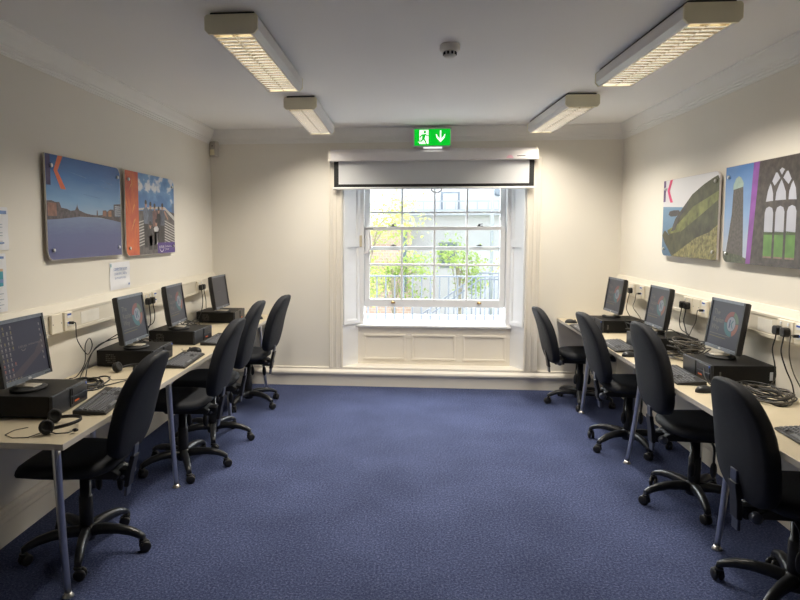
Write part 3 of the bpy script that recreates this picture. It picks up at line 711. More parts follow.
# ------------------------------------------------------------------ cable trunking and sockets
TZ0, TZ1, TD = .992, 1.165, .048
for side, lab in ((-1, 'long cream plastic cable trunking along the left wall'), (1, 'long cream plastic cable trunking along the right wall')):
    n = -side; xw = XL if side < 0 else XR
    r = empty('cable_trunking', (xw, 4.4, TZ0)); tag(r, lab, 'cable trunking')
    P = [(.0015, 0), (TD, 0), (TD, .018), (TD - .003, .020), (TD - .003, .112), (TD, .114), (TD, .128), (TD - .010, .138), (.018, TZ1 - TZ0), (.0015, TZ1 - TZ0)]
    b = MB(); b.prism([(n * p, q) for p, q in P][::n], 1, -4.2, 1.975); b.build('mounting_channel', 'trunk', r, weld=True)
    for y in (-1.65, .30, 1.9):
        b = MB(); b.box((n * (TD - .001), y - .03, .001) if n > 0 else (-TD - .002, y - .03, .001), (TD + .002, y + .03, .128) if n > 0 else (-TD + .001, y + .03, .128)); b.build('joint_cover', 'trunk', r, bevel=.001)

def outlet(name, label, side, y, kind, cat, group):
    """kind: power (switched twin), data (blue tabs), blank; stands on the trunking face"""
    n = -side; xw = (XL if side < 0 else XR) + n * TD
    w = {'power': .146, 'data': .086, 'blank': .110}[kind]
    r = empty(name, (xw, y, TZ0 + .010)); tag(r, label, cat, group)
    def bx(b, x0, x1, y0, y1, z0, z1, m=0): b.box((min(n*x0, n*x1), y0, z0), (max(n*x0, n*x1), y1, z1), m)
    b = MB(); bx(b, .0006, .018, -w/2, w/2, .004, .112); b.build('faceplate', 'socket', r, bevel=.003)
    b = MB()
    if kind == 'power':
        for yy in (-.034, .034):
            b = MB(); bx(b, .018, .023, yy - .007, yy + .007, .085, .103); b.build('switch', 'white', r, bevel=.002)
            b = MB(); bx(b, .0181, .0188, yy - .003, yy + .003, .062, .072); bx(b, .0181, .0188, yy - .013, yy - .007, .044, .048); bx(b, .0181, .0188, yy + .007, yy + .013, .044, .048); b.build('pin_holes', 'black', r)
    elif kind == 'data':
        for z in (.078, .030):
            b = MB(); bx(b, .018, .021, -.022, .022, z, z + .026); b.build('jack', 'white', r, bevel=.001)
            b = MB(); bx(b, .0205, .022, -.020, .020, z + .014, z + .024); b.build('blue_tab', 'blue', r)
    else:
        for yy in (-w/2 + .012, w/2 - .012):
            b = MB(); b.lathe([(.003, 0), (.003, .0012), (0, .0016)], (n * .018, yy, .058), 8, 0, RY(PI / 2 * n)); b.build('screw', 'darkmetal', r)
    return r
outlet('blank_plate', 'blank cream plate on left trunking beside the nearest left monitor', -1, 3.366, 'blank', 'socket', 'sockets on the trunking')
outlet('data_socket', 'data socket with blue tabs on left trunking, nearest the camera', -1, 3.488, 'data', 'socket', 'sockets on the trunking')
outlet('power_socket', 'twin power socket on left trunking behind second monitor', -1, 4.60, 'power', 'socket', 'sockets on the trunking')
outlet('data_socket', 'data socket with blue tabs beside twin power socket on left trunking', -1, 4.735, 'data', 'socket', 'sockets on the trunking')
outlet('power_socket', 'farthest power socket on the left trunking, near the back corner', -1, 5.80, 'power', 'socket', 'sockets on the trunking')
outlet('power_socket', 'power socket at far right edge with two black plugs', 1, 3.50, 'power', 'socket', 'sockets on the trunking')
outlet('data_socket', 'data socket at the far right edge of the right trunking', 1, 3.375, 'data', 'socket', 'sockets on the trunking')
outlet('power_socket', 'twin power socket on right trunking, between first and second monitors', 1, 4.685, 'power', 'socket', 'sockets on the trunking')
outlet('blank_plate', 'blank plate on right trunking behind the nearest right monitor', 1, 4.545, 'blank', 'socket', 'sockets on the trunking')
outlet('data_socket', 'data socket with blue tabs just left of nearest right monitor', 1, 4.430, 'data', 'socket', 'sockets on the trunking')
outlet('power_socket', 'farthest power socket on the right trunking, by the last monitor', 1, 5.85, 'power', 'socket', 'sockets on the trunking')
outlet('data_socket', 'data socket on right trunking between the two farther monitors', 1, 5.60, 'data', 'socket', 'sockets on the trunking')
for side, y0, y1, lab in ((-1, 3.66, 3.885, 'pale paper label stuck on the left trunking'), (1, 3.655, 3.800, 'pale paper label stuck on the right trunking')):
    n = -side; xw = (XL if side < 0 else XR) + n * (TD - .003)
    b = MB(); b.box((min(0, n*.001), -(y1 - y0)/2, .026), (max(0, n*.001), (y1 - y0)/2, .100))
    o = b.build('trunking_label', 'label', None, loc=(xw, (y0 + y1)/2, TZ0)); tag(o, lab, 'label')

# ------------------------------------------------------------------ desks
DZ = .725
def desk(name, label, side, y0, y1, leg_ys, edge_x):
    n = -side; xw = XL if side < 0 else XR
    r = empty(name, (xw, (y0 + y1)/2, 0)); tag(r, label, 'desk'); yc = (y0 + y1)/2
    w = abs(edge_x - xw)
    b = MB(); b.box((min(n*.04, n*w), y0 - yc, DZ - .026), (max(n*.04, n*w), y1 - yc, DZ)); top = b.build('worktop', 'desk', r, bevel=.002)
    e = n * w
    b = MB(); b.box((min(e, e + n*.003), y0 - yc, DZ - .026), (max(e, e + n*.003), y1 - yc, DZ - .0005)); b.build('edge_band', 'deskedge', top)
    b = MB(); b.box((min(n*.04, n*(w+.003)), y0 - yc - .003, DZ - .026), (max(n*.04, n*(w+.003)), y0 - yc, DZ - .0005)); b.build('edge_band', 'deskedge', top)
    b = MB(); b.box((min(n*.12, n*.16), y0 - yc + .06, DZ - .075), (max(n*.12, n*.16), y1 - yc - .06, DZ - .027)); b.build('rear_rail', 'silver', r)
    for (yt, xt, yb, xb) in leg_ys:
        P = []
        for k in range(13):
            t = k / 12; s = t ** 1.6
            P.append((xt - xw + (xb - xt) * (0.35 * t + 0.65 * s), yt - yc + (yb - yt) * (0.35 * t + 0.65 * s), DZ - .027 - (DZ - .037) * t))
        b = MB(); b.tube(P, [.0185 - .0045 * k / 12 for k in range(13)], 14); lg = b.build('leg', 'chrome', r)
        b = MB(); b.lathe([(.0, 0), (.024, 0), (.024, .006), (.017, .012), (.015, .022), (0, .022)], P[-1][:2] + (0,), 16); b.build('foot', 'foot', lg)
        b = MB(); b.box((P[0][0] - .05, P[0][1] - .05, DZ - .031), (P[0][0] + .05, P[0][1] + .05, DZ - .026)); b.build('leg_plate', 'silver', lg)
        b = MB(); px = n * .11; b.tube([(px, P[0][1], DZ - .027), (px, P[0][1], .0)], .018, 12); b.build('leg', 'chrome', r)
    return r
desk('computer_desk', 'long pale wood computer desk along the left wall', -1, 2.372, 6.375, [(2.45, -1.470, 2.505, -1.472), (3.64, -1.455, 3.690, -1.437), (4.90, -1.47, 4.92, -1.45), (6.02, -1.47, 6.08, -1.42)], -1.395)
desk('computer_desk', 'long pale wood computer desk along the right wall', 1, .9, 6.375, [(1.95, 1.56, 2.0, 1.50), (3.16, 1.56, 3.196, 1.53), (4.31, 1.54, 4.371, 1.48), (5.55, 1.54, 5.575, 1.49)], 1.447)

# ------------------------------------------------------------------ computers
def make_pc():
    """front faces +X; 0.36 deep, 0.34 wide, 0.105 high; origin under its middle"""
    r = empty('desktop_computer'); D, W, H = .37, .345, .105
    b = MB(); b.box((-D/2, -W/2, .006), (D/2 - .016, W/2, H)); c = b.build('case', 'pc', r, bevel=.003)
    b = MB()
    for x in (-.14, .12):
        for y in (-.13, .13): b.lathe([(.012, 0), (.012, .007)], (x, y, 0), 10)
    b.build('rubber_feet', 'rubber', r)
    b = MB(); b.box((D/2 - .016, -W/2 - .001, .004), (D/2, W/2 + .001, H + .001)); f = b.build('front_bezel', 'pcfront', r, bevel=.004)
    x = D/2
    b = MB(); b.box((x - .002, .010, .062), (x + .003, W/2 - .012, .098)); b.build('optical_drive', 'bay', f, bevel=.002)
    b = MB(); b.box((x - .002, .010, .020), (x + .003, W/2 - .012, .056)); b.build('drive_bay', 'bay', f, bevel=.002)
    b = MB(); b.lathe([(.007, 0), (.007, .003), (.005, .004)], (x, W/2 - .018, .092), 12, 0, RY(PI/2)); b.build('power_button', 'blue', f)
    b = MB(); b.box((x - .001, .030, .028), (x + .0042, .075, .036)); b.build('label', 'orange', f)
    b = MB(); b.box((x - .001, -.010, .012), (x + .004, -.004, .100)); b.build('groove', 'black', f)
    b = MB()
    for i in range(9): b.box((x - .012, -.15 + i*.014, .103), (x - .004, -.142 + i*.014, H + .0016))
    b.build('air_slots', 'black', f)
    b = MB()
    for i in range(6):
        for j in range(5):
            if (i * 3 + j * 5) % 7: b.box((-.125 + i*.011, -W/2 - .0006, .026 + j*.012), (-.118 + i*.011, -W/2 + .0008, .033 + j*.012))
    b.build('vent_grille', 'grille', c)
    b = MB(); b.box((-.150, W/2 - .0008, .025), (-.133, W/2 + .0008, .072)); b.build('side_label', 'inkgrey', c)
    b = MB(); b.box((.130, W/2 - .0008, .030), (.140, W/2 + .0008, .070)); b.build('side_mark', 'grille', c)
    b = MB(); b.box((-D/2 - .004, -.14, .012), (-D/2, .14, .095)); b.build('rear_panel', 'grille', c)
    return r

screen_bg = mat('screen_grey_glow', (0.02, 0.02, 0.025), 0.35, emit=(0.34, 0.36, 0.44), estr=0.080, noise=(3, 0.2))
screen_bg2 = mat('screen_dark_glow', (0.02, 0.02, 0.025), 0.35, emit=(0.36, 0.34, 0.35), estr=0.085, noise=(3, 0.2))
def em(n, c, s): return mat(n, (0.02, 0.02, 0.02), 0.4, emit=c, estr=s, noise=(4, 0.1))
S_text = em('screen_text', (0.62, 0.55, 0.45), .17); S_pale = em('screen_pale', (0.70, 0.74, 0.80), .22)
S_red = em('screen_red', (0.62, 0.22, 0.20), .23); S_orange = em('screen_salmon', (0.75, 0.30, 0.22), .22); S_green = em('screen_green', (0.32, 0.46, 0.30), .21); S_teal = em('screen_teal', (0.16, 0.42, 0.45), .22)
S_gold = em('screen_gold', (0.60, 0.50, 0.22), .19); S_desk = em('screen_desktop', (0.10, 0.10, 0.17), .16); S_ray = em('screen_swoosh', (0.22, 0.17, 0.20), .16); S_icon = em('screen_icon', (0.60, 0.55, 0.50), .22); S_bar = em('screen_taskbar', (0.12, 0.13, 0.18), .16); S_k = em('screen_letter', (0.05, 0.07, 0.2), .3)

MW, MH, TILT = .366, .302, math.radians(8)
def make_monitor(style):
    """faces +X; origin under its foot; panel leans back"""
    r = empty('monitor')
    b = MB(); b.lathe([(0, 0), (.082, 0), (.086, .004), (.082, .009), (.040, .013), (0, .013)], (-.01, 0, 0), 30)
    for v in b.v: v.y *= 1.12; v.x = v.x * .9
    b.build('foot', 'black', r)
    b = MB(); b.prism([(-.075, .010), (-.045, .010), (-.060, .20), (-.085, .20)], 1, -.033, .033); b.build('neck', 'silver', r, bevel=.004, weld=True)
    b = MB(); b.box((-.05, -.035, .012), (.040, .035, .019)); b.build('neck_base', 'standpale', r, bevel=.003)
    R = RY(-TILT); off = Vector((0.0, 0, .042))
    def tilt(mb):
        mb.v = [R @ v + off for v in mb.v]; return mb
    bz = .016
    b = MB()
    for y0, y1, z0, z1, m in ((-MW/2, -MW/2 + bz, 0, MH, 0), (MW/2 - bz, MW/2, 0, MH, 0), (-MW/2 + bz, MW/2 - bz, 0, bz + .003, 1), (-MW/2 + bz, MW/2 - bz, MH - bz, MH, 1)):
        b.box((-.022, y0, z0), (0, y1, z1), m)
    b.box((-.022, -MW/2 + bz, bz + .003), (-.006, MW/2 - bz, MH - bz), 0)
    bez = tilt(b).build('bezel', ['bezel', 'bezeltop'], r)
    b = MB(); b.surf([[(-.022, sy*MW/2, zz) for sy, zz in ((-1, .0), (1, .0), (1, MH), (-1, MH))], [(-.036, sy*MW/2*.97, zz) for sy, zz in ((-1, .006), (1, .006), (1, MH - .006), (-1, MH - .006))], [(-.060, sy*MW/2*.72, zz) for sy, zz in ((-1, .05), (1, .05), (1, MH - .05), (-1, MH - .05))]], 0, False)
    n0 = len(b.v) - 4; b.face([n0 + i for i in (0, 1, 2, 3)]); tilt(b).build('rear_shell', 'shell', r, weld=True)
    b = MB(); fl = Flat(b, (-.0055, -(MW/2 - bz), bz + .003), (0, 1, 0), (0, 0, 1), (1, 0, 0)); w, h = MW - 2*bz, MH - 2*bz - .003
    if style == 'logo':
        ms = [screen_bg, S_text, S_red, S_orange, S_green, S_teal, S_pale, S_gold, S_k]
        fl.rect(0, 0, w, h, 0, 0); cu, cv = w*.70, h*.55
        for k, (a0, a1) in enumerate(((75, 175), (-75, 5), (5, 75), (175, 285))):
            fl.arc(cu, cv, .046, .074, math.radians(a0 + 3), math.radians(a1), (2, 3, 4, 5)[k], 1, 8)
        fl.ell(cu, cv, .043, .043, 6, 1, 20); fl.rect(cu - .020, cv - .024, cu - .010, cv + .024, 8, 2)
        fl.poly([(cu - .006, cv), (cu + .014, cv + .024), (cu + .024, cv + .024), (cu + .006, cv), (cu + .024, cv - .024), (cu + .014, cv - .024)], 5, 2)
        fl.text('The', .030, h*.70, .044, 1, 1); fl.text('Kaplan', .030, h*.53, .044, 1, 1); fl.text('Way', .030, h*.36, .044, 1, 1)
        fl.rect(.020, h*.255, w*.72, h*.268, 1, 1); fl.rect(.020, h*.19, w*.60, h*.206, 7, 1)
    elif style == 'plain':
        ms = [screen_bg2, S_text]; fl.rect(0, 0, w, h, 0, 0); fl.rect(.08, h*.50, .20, h*.508, 1, 1)
    else:
        ms = [S_desk, S_ray, S_icon, S_bar, S_orange, S_text, S_gold]
        fl.rect(0, 0, w, h, 0, 0); fl.poly([(.03, .012), (.12, .012), (w, h*.42), (w, h*.72), (w*.72, h*.38)], 1, 1)
        random.seed(3)
        for i in range(10):
            for j in range(4):
                if i >= 8 and j == 3: continue
                if random.random() < .12: continue
                u, v = .012 + j*.026, h - .026 - i*.0245; fl.rect(u, v, u + .0085, v + .012, 4 if random.random() < .12 else (6 if random.random() < .2 else 2), 2); fl.rect(u - .003, v - .005, u + .012, v - .0028, 5, 2)
        for i in range(7): fl.rect(w - .030, h - .040 - i*.028, w - .022, h - .028 - i*.028, 2, 2)
        fl.text('KAPLAN', .130, h*.52, .017, 5, 2); fl.arc(.165, h*.53, .016, .019, PI*1.15, PI*1.85, 5, 2); fl.text('INTERNATIONAL', .205, h*.53, .012, 5, 2)
        fl.rect(0, 0, w, .010, 3, 1)
        for i in range(6): fl.rect(.01 + i*.02, .002, .022 + i*.02, .008, (2, 6, 5)[i % 3], 2)
    tilt(b).build('screen', ms, bez)
    b = MB(); b.ellipsoid((.0005, 0, .0095), (.0018, .014, .0055), 0, 14, 6); tilt(b).build('badge', 'silver', bez)
    b = MB()
    for i in range(4): b.box((-.001, MW/2 - .06 + i*.011, .006), (.0015, MW/2 - .054 + i*.011, .010))
    tilt(b).build('buttons', 'darkmetal', bez)
    return r

def make_keyboard():
    """long side along Y, front edge towards +X"""
    r = empty('keyboard'); L, W = .45, .155
    b = MB(); b.prism([(-W/2, .002), (W/2, .001), (W/2, .010), (W/2 - .012, .013), (-W/2 + .006, .026), (-W/2, .024)], 1, -L/2, L/2); b.build('body', 'shell', r, bevel=.003, weld=True)
    b = MB(); sl = (.026 - .013)/(W - .018)
    def key(u, v, w, d):
        x = W/2 - .020 - v; z = .013 + (W/2 - .012 - x)*sl
        t = .007; i = len(b.v)
        P = [(x - d/2, u - w/2, z), (x + d/2, u - w/2, z - d*sl), (x + d/2, u + w/2, z - d*sl), (x - d/2, u + w/2, z)]
        b.v.extend(Vector(p) for p in P); b.v.extend(Vector((x + (p[0] - x)*.78, u + (p[1] - u)*.78, p[2] + t)) for p in P)
        for q in ((4, 5, 6, 7), (0, 1, 5, 4), (1, 2, 6, 5), (2, 3, 7, 6), (3, 0, 4, 7)): b.face([i + k for k in q], 0)
    for row in range(6):
        v = row*.0192 + (.006 if row == 5 else 0)
        u0 = -L/2 + .018
        n = 15 if row else 8
        for k in range(n):
            if row == 0 and k == 3: key(u0 + .14, v, .11, .016); continue
            if row == 0 and k > 3: key(u0 + .12 + k*.0235, v, .020, .016); continue
            key(u0 + .002 + k*.0187, v, .0140, .0135)
        for k in range(3):
            if row in (2,): continue
            if row == 1 and k != 1: continue
            key(u0 + .293 + k*.0187, v, .0140, .0135)
        if row < 5:
            for k in range(4): key(u0 + .358 + k*.0187, v, .0140, .0135)
    o = b.build('keycaps', 'key', r); o['kind'] = 'stuff'
    b = MB(); b.tube([(-W/2 + .004, .05, .012), (-W/2 - .006, .065, .008), (-W/2 - .008, .12, .004), (-W/2 - .007, .21, .004)], .0022, 6); b.build('cable', 'cable', r)
    return r

def make_mouse():
    """nose towards -X"""
    r = empty('mouse')
    b = MB(); b.ellipsoid((0, 0, .004), (.058, .031, .032), 0, 20, 12)
    for v in b.v:
        if v.z < .002: v.z = .001
        v.z *= 1 + .25*v.x/.058
    b.build('body', 'shellmat', r)
    b = MB(); R = RX(PI/2); b.lathe([(.008, -.004), (.008, .004)], (-.034, 0, .024), 12, 0, R); b.build('wheel', 'rubber', r)
    b = MB(); b.tube([(-.056, 0, .010), (-.085, .005, .004), (-.12, .03, .003), (-.145, .075, .003)], .002, 6); b.build('cable', 'cable', r)
    return r

def face(side): return 0.0 if side < 0 else PI      # left desk faces +X, right desk -X
pc0 = make_pc()
pcs = [(-1, -1.815, 2.85, 0.05, 'black desktop computer at the camera end of left desk, under desktop icons screen'),
       (-1, -1.8, 3.965, 0.03, 'black desktop computer second from camera on the left desk'),
       (-1, -1.79, 4.76, -0.06, 'black desktop computer third from camera on the left desk'),
       (-1, -1.815, 5.89, 0.0, 'farthest black desktop computer on the left desk, near window wall'),
       (1, 1.86, 3.845, 0.03, 'black desktop computer nearest the camera on the right desk, orange label'),
       (1, 1.82, 4.755, 0.02, 'middle black desktop computer on the right desk'),
       (1, 1.785, 5.64, 0.04, 'farthest black desktop computer on the right desk, near window wall')]
for i, (s, x, y, rz, lab) in enumerate(pcs):
    o = pc0 if i == 0 else copy_tree(pc0)
    o.location = (x, y, DZ); o.rotation_euler.z = face(s) + rz; tag(o, lab, 'computer', 'desktop computers on the desks')
mo = {k: make_monitor(k) for k in ('icons', 'logo', 'plain')}
mons = [('icons', -1, -1.807, 2.816, -0.025, 'monitor showing a dark desktop with rows of icons, far left'),
        ('logo', -1, -1.762, 3.908, -0.012, 'second monitor from camera on left desk, showing ring logo'),
        ('logo', -1, -1.777, 4.707, 0.03, 'third monitor from camera on left desk, showing ring logo'),
        ('plain', -1, -1.738, 5.713, -0.05, 'farthest monitor on left desk with plain dark grey screen'),
        ('logo', 1, 1.838, 3.927, 0.046, 'monitor with ring logo nearest the camera on right desk'),
        ('logo', 1, 1.794, 4.848, 0.006, 'middle monitor on the right desk, showing ring logo'),
        ('logo', 1, 1.749, 5.707, 0.05, 'farthest monitor on the right desk, near window wall')]
seen = set()
for k, s, x, y, rz, lab in mons:
    o = copy_tree(mo[k]) if k in seen else mo[k]; seen.add(k)
    o.location = (x, y, DZ + .108); o.rotation_euler.z = face(s) + rz; tag(o, lab, 'monitor', 'monitors on the desks')
kb0 = make_keyboard()
kbs = [(-1, -1.520, 2.985, .14, 'black keyboard beside the headset on the left desk'),
       (-1, -1.490, 4.000, .05, 'black keyboard between first and second left chairs'),
       (-1, -1.500, 4.800, .0, 'black keyboard third from camera on left desk, mostly behind a chair'),
       (-1, -1.495, 5.640, .10, 'farthest black keyboard on the left desk'),
       (1, 1.572, 3.845, -.05, 'black keyboard in front of nearest right computer'),
       (1, 1.535, 4.800, -.04, 'black keyboard in front of middle right computer'),
       (1, 1.510, 5.640, -.03, 'farthest black keyboard on the right desk'),
       (1, 1.635, 2.610, -.06, 'black keyboard cut off by the right edge')]
for i, (s, x, y, rz, lab) in enumerate(kbs):
    o = kb0 if i == 0 else copy_tree(kb0)
    o.location = (x, y, DZ); o.rotation_euler.z = face(s) + rz; tag(o, lab, 'keyboard', 'keyboards on the desks')
ms0 = make_mouse()
mice = [(-1, -1.535, 4.330, -.2, 'black mouse beyond the second keyboard on left desk'), (-1, -1.495, 6.020, .1, 'farthest black mouse on left desk by window wall'),
        (1, 1.570, 3.480, .25, 'black mouse by nearest right chair back'), (1, 1.500, 4.440, .2, 'black mouse beside the middle right keyboard'), (1, 1.500, 6.050, 0, 'farthest black mouse on right desk by window wall')]
for i, (s, x, y, rz, lab) in enumerate(mice):
    o = ms0 if i == 0 else copy_tree(ms0)
    o.location = (x, y, DZ); o.rotation_euler.z = face(s) + rz; tag(o, lab, 'mouse', 'mice on the desks')

# ------------------------------------------------------------------ headsets
def headset(name, label, loc, rz):
    r = empty(name, loc, rz); tag(r, label, 'headset')
    # lying on the desk: the band is an arch laid flat, ear cups at its ends
    band = [(.075*math.sin(a)*1.6, -.085*math.cos(a), .022 + .012*math.sin(a)) for a in [PI*i/18 for i in range(19)]]
    b = MB(); b.tube(band, .006, 8, squash=(.7, 1.3)); b.build('headband', 'shell', r)
    for y in (-.085, .085):
        b = MB(); R = RX(PI/2 * .75) @ RY(.2)
        b.lathe([(0, -.014), (.026, -.014), (.031, -.006), (.031, .006), (.024, .014), (0, .014)], (-.004, y, .031), 20, 0, R); e = b.build('ear_cup', 'shell', r)
        b = MB(); b.lathe([(.018, .013), (.029, .010), (.030, .020), (.020, .024), (.016, .018)], (-.004, y, .031), 20, 0, R); b.build('ear_pad', 'black', e)
    b = MB(); b.tube([(0, -.10, .02), (.04, -.125, .012), (.085, -.12, .010), (.105, -.10, .012)], .0028, 6); b.ellipsoid((.11, -.095, .012), (.013, .008, .008)); b.build('microphone', 'shell', r)
    b = MB(); b.tube([(-.02, -.095, .012), (-.07, -.12, .003), (-.13, -.11, .003), (-.17, -.06, .003), (-.15, .0, .003), (-.10, .03, .003)], .0018, 6); b.build('cable', 'cable', r)
    return r
headset('headset', 'black headset lying at the camera end of left desk', (-1.555, 2.565, DZ), .35)
headset('headset', 'black headset behind the nearest left chair, beside second computer', (-1.70, 3.62, DZ), 1.2)

# ------------------------------------------------------------------ plugs and cables
def power_cord(label, side, y, path, grey=False, data=False):
    n = -side; xw = (XL if side < 0 else XR) + n*(TD + .0185)
    z = TZ0 + (.062 if data else .070)
    r = empty('data_cable' if data else 'power_cable', (xw, y, z)); tag(r, label, 'cable', 'cables hanging from the sockets')
    b = MB()
    if data:
        b.box((min(0, n*.028), -.007, -.012), (max(0, n*.028), .007, .004)); b.build('plug', 'cable', r, bevel=.002); start = [(n*.028, 0, -.004), (n*.040, 0, -.010)]
    else:
        b.prism([(-.024, -.022), (-.013, -.030), (.013, -.030), (.024, -.022), (.024, .010), (.012, .019), (-.012, .019), (-.024, .010)], 0, min(n*.0008, n*.034), max(n*.0008, n*.034)); b.build('plug', 'cable', r, bevel=.005, weld=True)
        start = [(n*.022, 0, -.028), (n*.025, 0, -.050)]
    pts = start + [(p[0] - xw, p[1] - y, p[2] - z) for p in path]
    b = MB(); b.tube(smooth(pts), .0034 if not data else .0028, 6); b.build('cord', 'cablegrey' if grey else 'cable', r)
zt = DZ + .006
power_cord('black data cable looping down from nearest left data socket', -1, 3.488, [(-1.945, 3.50, .95), (-1.93, 3.56, .86), (-1.95, 3.64, .84), (-1.96, 3.70, .88), (-1.955, 3.66, .93), (-1.94, 3.58, .90), (-1.93, 3.55, .80), (-1.955, 3.50, zt), (-1.965, 3.44, zt)], data=True)
power_cord('black power cord from the socket behind second left monitor', -1, 4.565, [(-1.95, 4.56, .93), (-1.95, 4.545, .88), (-2.00, 4.54, .80), (-2.02, 4.535, .76)])
power_cord('black power cord beside the data socket behind second left monitor', -1, 4.640, [(-1.95, 4.64, .95), (-1.95, 4.61, .89), (-2.005, 4.58, .84), (-2.025, 4.572, .77)])
power_cord('black power cord with left plug at the farthest left socket', -1, 5.765, [(-1.95, 5.76, .93), (-1.95, 5.72, .84), (-1.96, 5.62, zt + .02), (-1.93, 5.52, zt)])
power_cord('black power cord with right plug at the farthest left socket', -1, 5.835, [(-1.95, 5.85, .93), (-1.955, 5.87, .87), (-1.965, 5.90, .845)])
power_cord('black power cord with far plug at the socket at right edge', 1, 3.535, [(1.93, 3.54, .95), (1.925, 3.50, .87), (1.94, 3.52, .80), (1.95, 3.60, zt + .01), (1.93, 3.66, zt)])
power_cord('black power cord with near plug at the socket at right edge', 1, 3.465, [(1.93, 3.46, .95), (1.945, 3.44, .87), (1.985, 3.45, .79), (2.0, 3.45, zt)])
power_cord('brown grey data cable at the far right edge', 1, 3.375, [(1.92, 3.37, .95), (1.94, 3.36, .86), (1.985, 3.37, .78), (2.0, 3.38, zt)], True, True)
power_cord('black power cord with far plug left of nearest right monitor', 1, 4.720, [(1.93, 4.72, .93), (1.93, 4.68, .88), (1.94, 4.59, .86), (1.95, 4.54, .80)])
power_cord('black power cord with near plug left of nearest right monitor', 1, 4.650, [(1.93, 4.65, .95), (1.92, 4.60, .91), (1.92, 4.57, .87), (1.93, 4.52, .80), (1.97, 4.50, zt)])
power_cord('brown grey data cable left of the nearest right monitor', 1, 4.430, [(1.92, 4.44, .97), (1.91, 4.48, .90), (1.91, 4.52, .82), (1.92, 4.46, zt)], True, True)
power_cord('black power cord at the farthest right socket', 1, 5.820, [(1.93, 5.83, .95), (1.93, 5.84, .88), (1.975, 5.84, .80), (2.005, 5.84, .76)])
power_cord('brown grey data cable between the farther right monitors', 1, 5.600, [(1.92, 5.61, .99), (1.91, 5.62, .93), (1.92, 5.50, .87), (1.95, 5.425, .79), (1.985, 5.40, zt)], True, True)
def tangle(label, c, rx, ry, loops, seed, hz=.035, tails=(), grey=False, tilt=0.0):
    rd = random.Random(seed); r = empty('cable_bundle', c); tag(r, label, 'cable bundle', 'cable bundles on the desks')
    for q in range(loops):
        P = []; ox, oy = rd.uniform(-.25, .25)*rx, rd.uniform(-.25, .25)*ry; sx, sy = rd.uniform(.65, 1.0), rd.uniform(.65, 1.0); ph = rd.uniform(0, 6.28); zz = .004 + hz*q/max(1, loops - 1)
        a = rd.uniform(.05, .3)
        for k in range(28):
            t = 2*PI*k/28; u, v = ox + rx*sx*math.cos(t + ph)*(1 + .12*math.sin(3*t)), oy + ry*sy*math.sin(t + ph)
            P.append((u, v, max(.0045, zz + a*.06*math.sin(2*t + ph) + tilt*abs(u)*q/loops)))
        b = MB(); b.tube(P, .0042, 6, closed=True); b.build('loop', 'cablegrey' if (grey and q % 2) else 'cable', r)
    for t in tails:
        b = MB(); b.tube(smooth([(p[0] - c[0], p[1] - c[1], p[2] - c[2]) for p in t]), .0032, 6); b.build('tail', 'cable', r)
tangle('flat coil of black cable on left desk between first and second computers', (-1.80, 3.30, DZ), .12, .135, 7, 1, .02, [[(-1.70, 3.25, zt), (-1.64, 3.38, zt), (-1.61, 3.44, zt)], [(-1.88, 3.38, zt), (-1.95, 3.60, .78), (-1.96, 3.74, .85), (-1.87, 3.90, .93)], [(-1.86, 3.42, zt), (-1.95, 3.64, .80), (-1.95, 3.76, .87), (-1.87, 3.92, .90)]])
tangle('black cables behind second left monitor running to the third', (-1.93, 4.42, DZ), .07, .13, 4, 2, .05, [[(-1.93, 4.38, .77), (-1.95, 4.26, .85), (-1.95, 4.12, .90)], [(-1.93, 4.48, .76), (-1.96, 4.30, .82), (-1.95, 4.14, .87)]])
tangle('black cable bundle behind the third left monitor', (-1.93, 5.33, DZ), .08, .16, 5, 3, .07)
tangle('brown black cable coil at right edge by nearest right computer', (1.825, 3.42, DZ), .10, .18, 11, 4, .035, [[(1.84, 3.58, zt), (1.88, 3.64, zt), (1.80, 3.66, zt + .004)], [(1.66, 3.72, .82), (1.64, 3.64, .76), (1.66, 3.56, zt), (1.72, 3.50, zt)]], True)
tangle('big brown black cable tangle behind middle right computer', (1.86, 4.37, DZ), .12, .135, 12, 5, .11, [[(1.80, 4.46, .78), (1.76, 4.52, .86), (1.80, 4.56, .90), (1.88, 4.58, .86)]], True, .3)
tangle('black cable tangle beside the farthest right computer', (1.87, 5.26, DZ), .10, .13, 9, 6, .10, [[(1.80, 5.36, .76), (1.78, 5.42, .84), (1.84, 5.50, .85)]], True, .3)

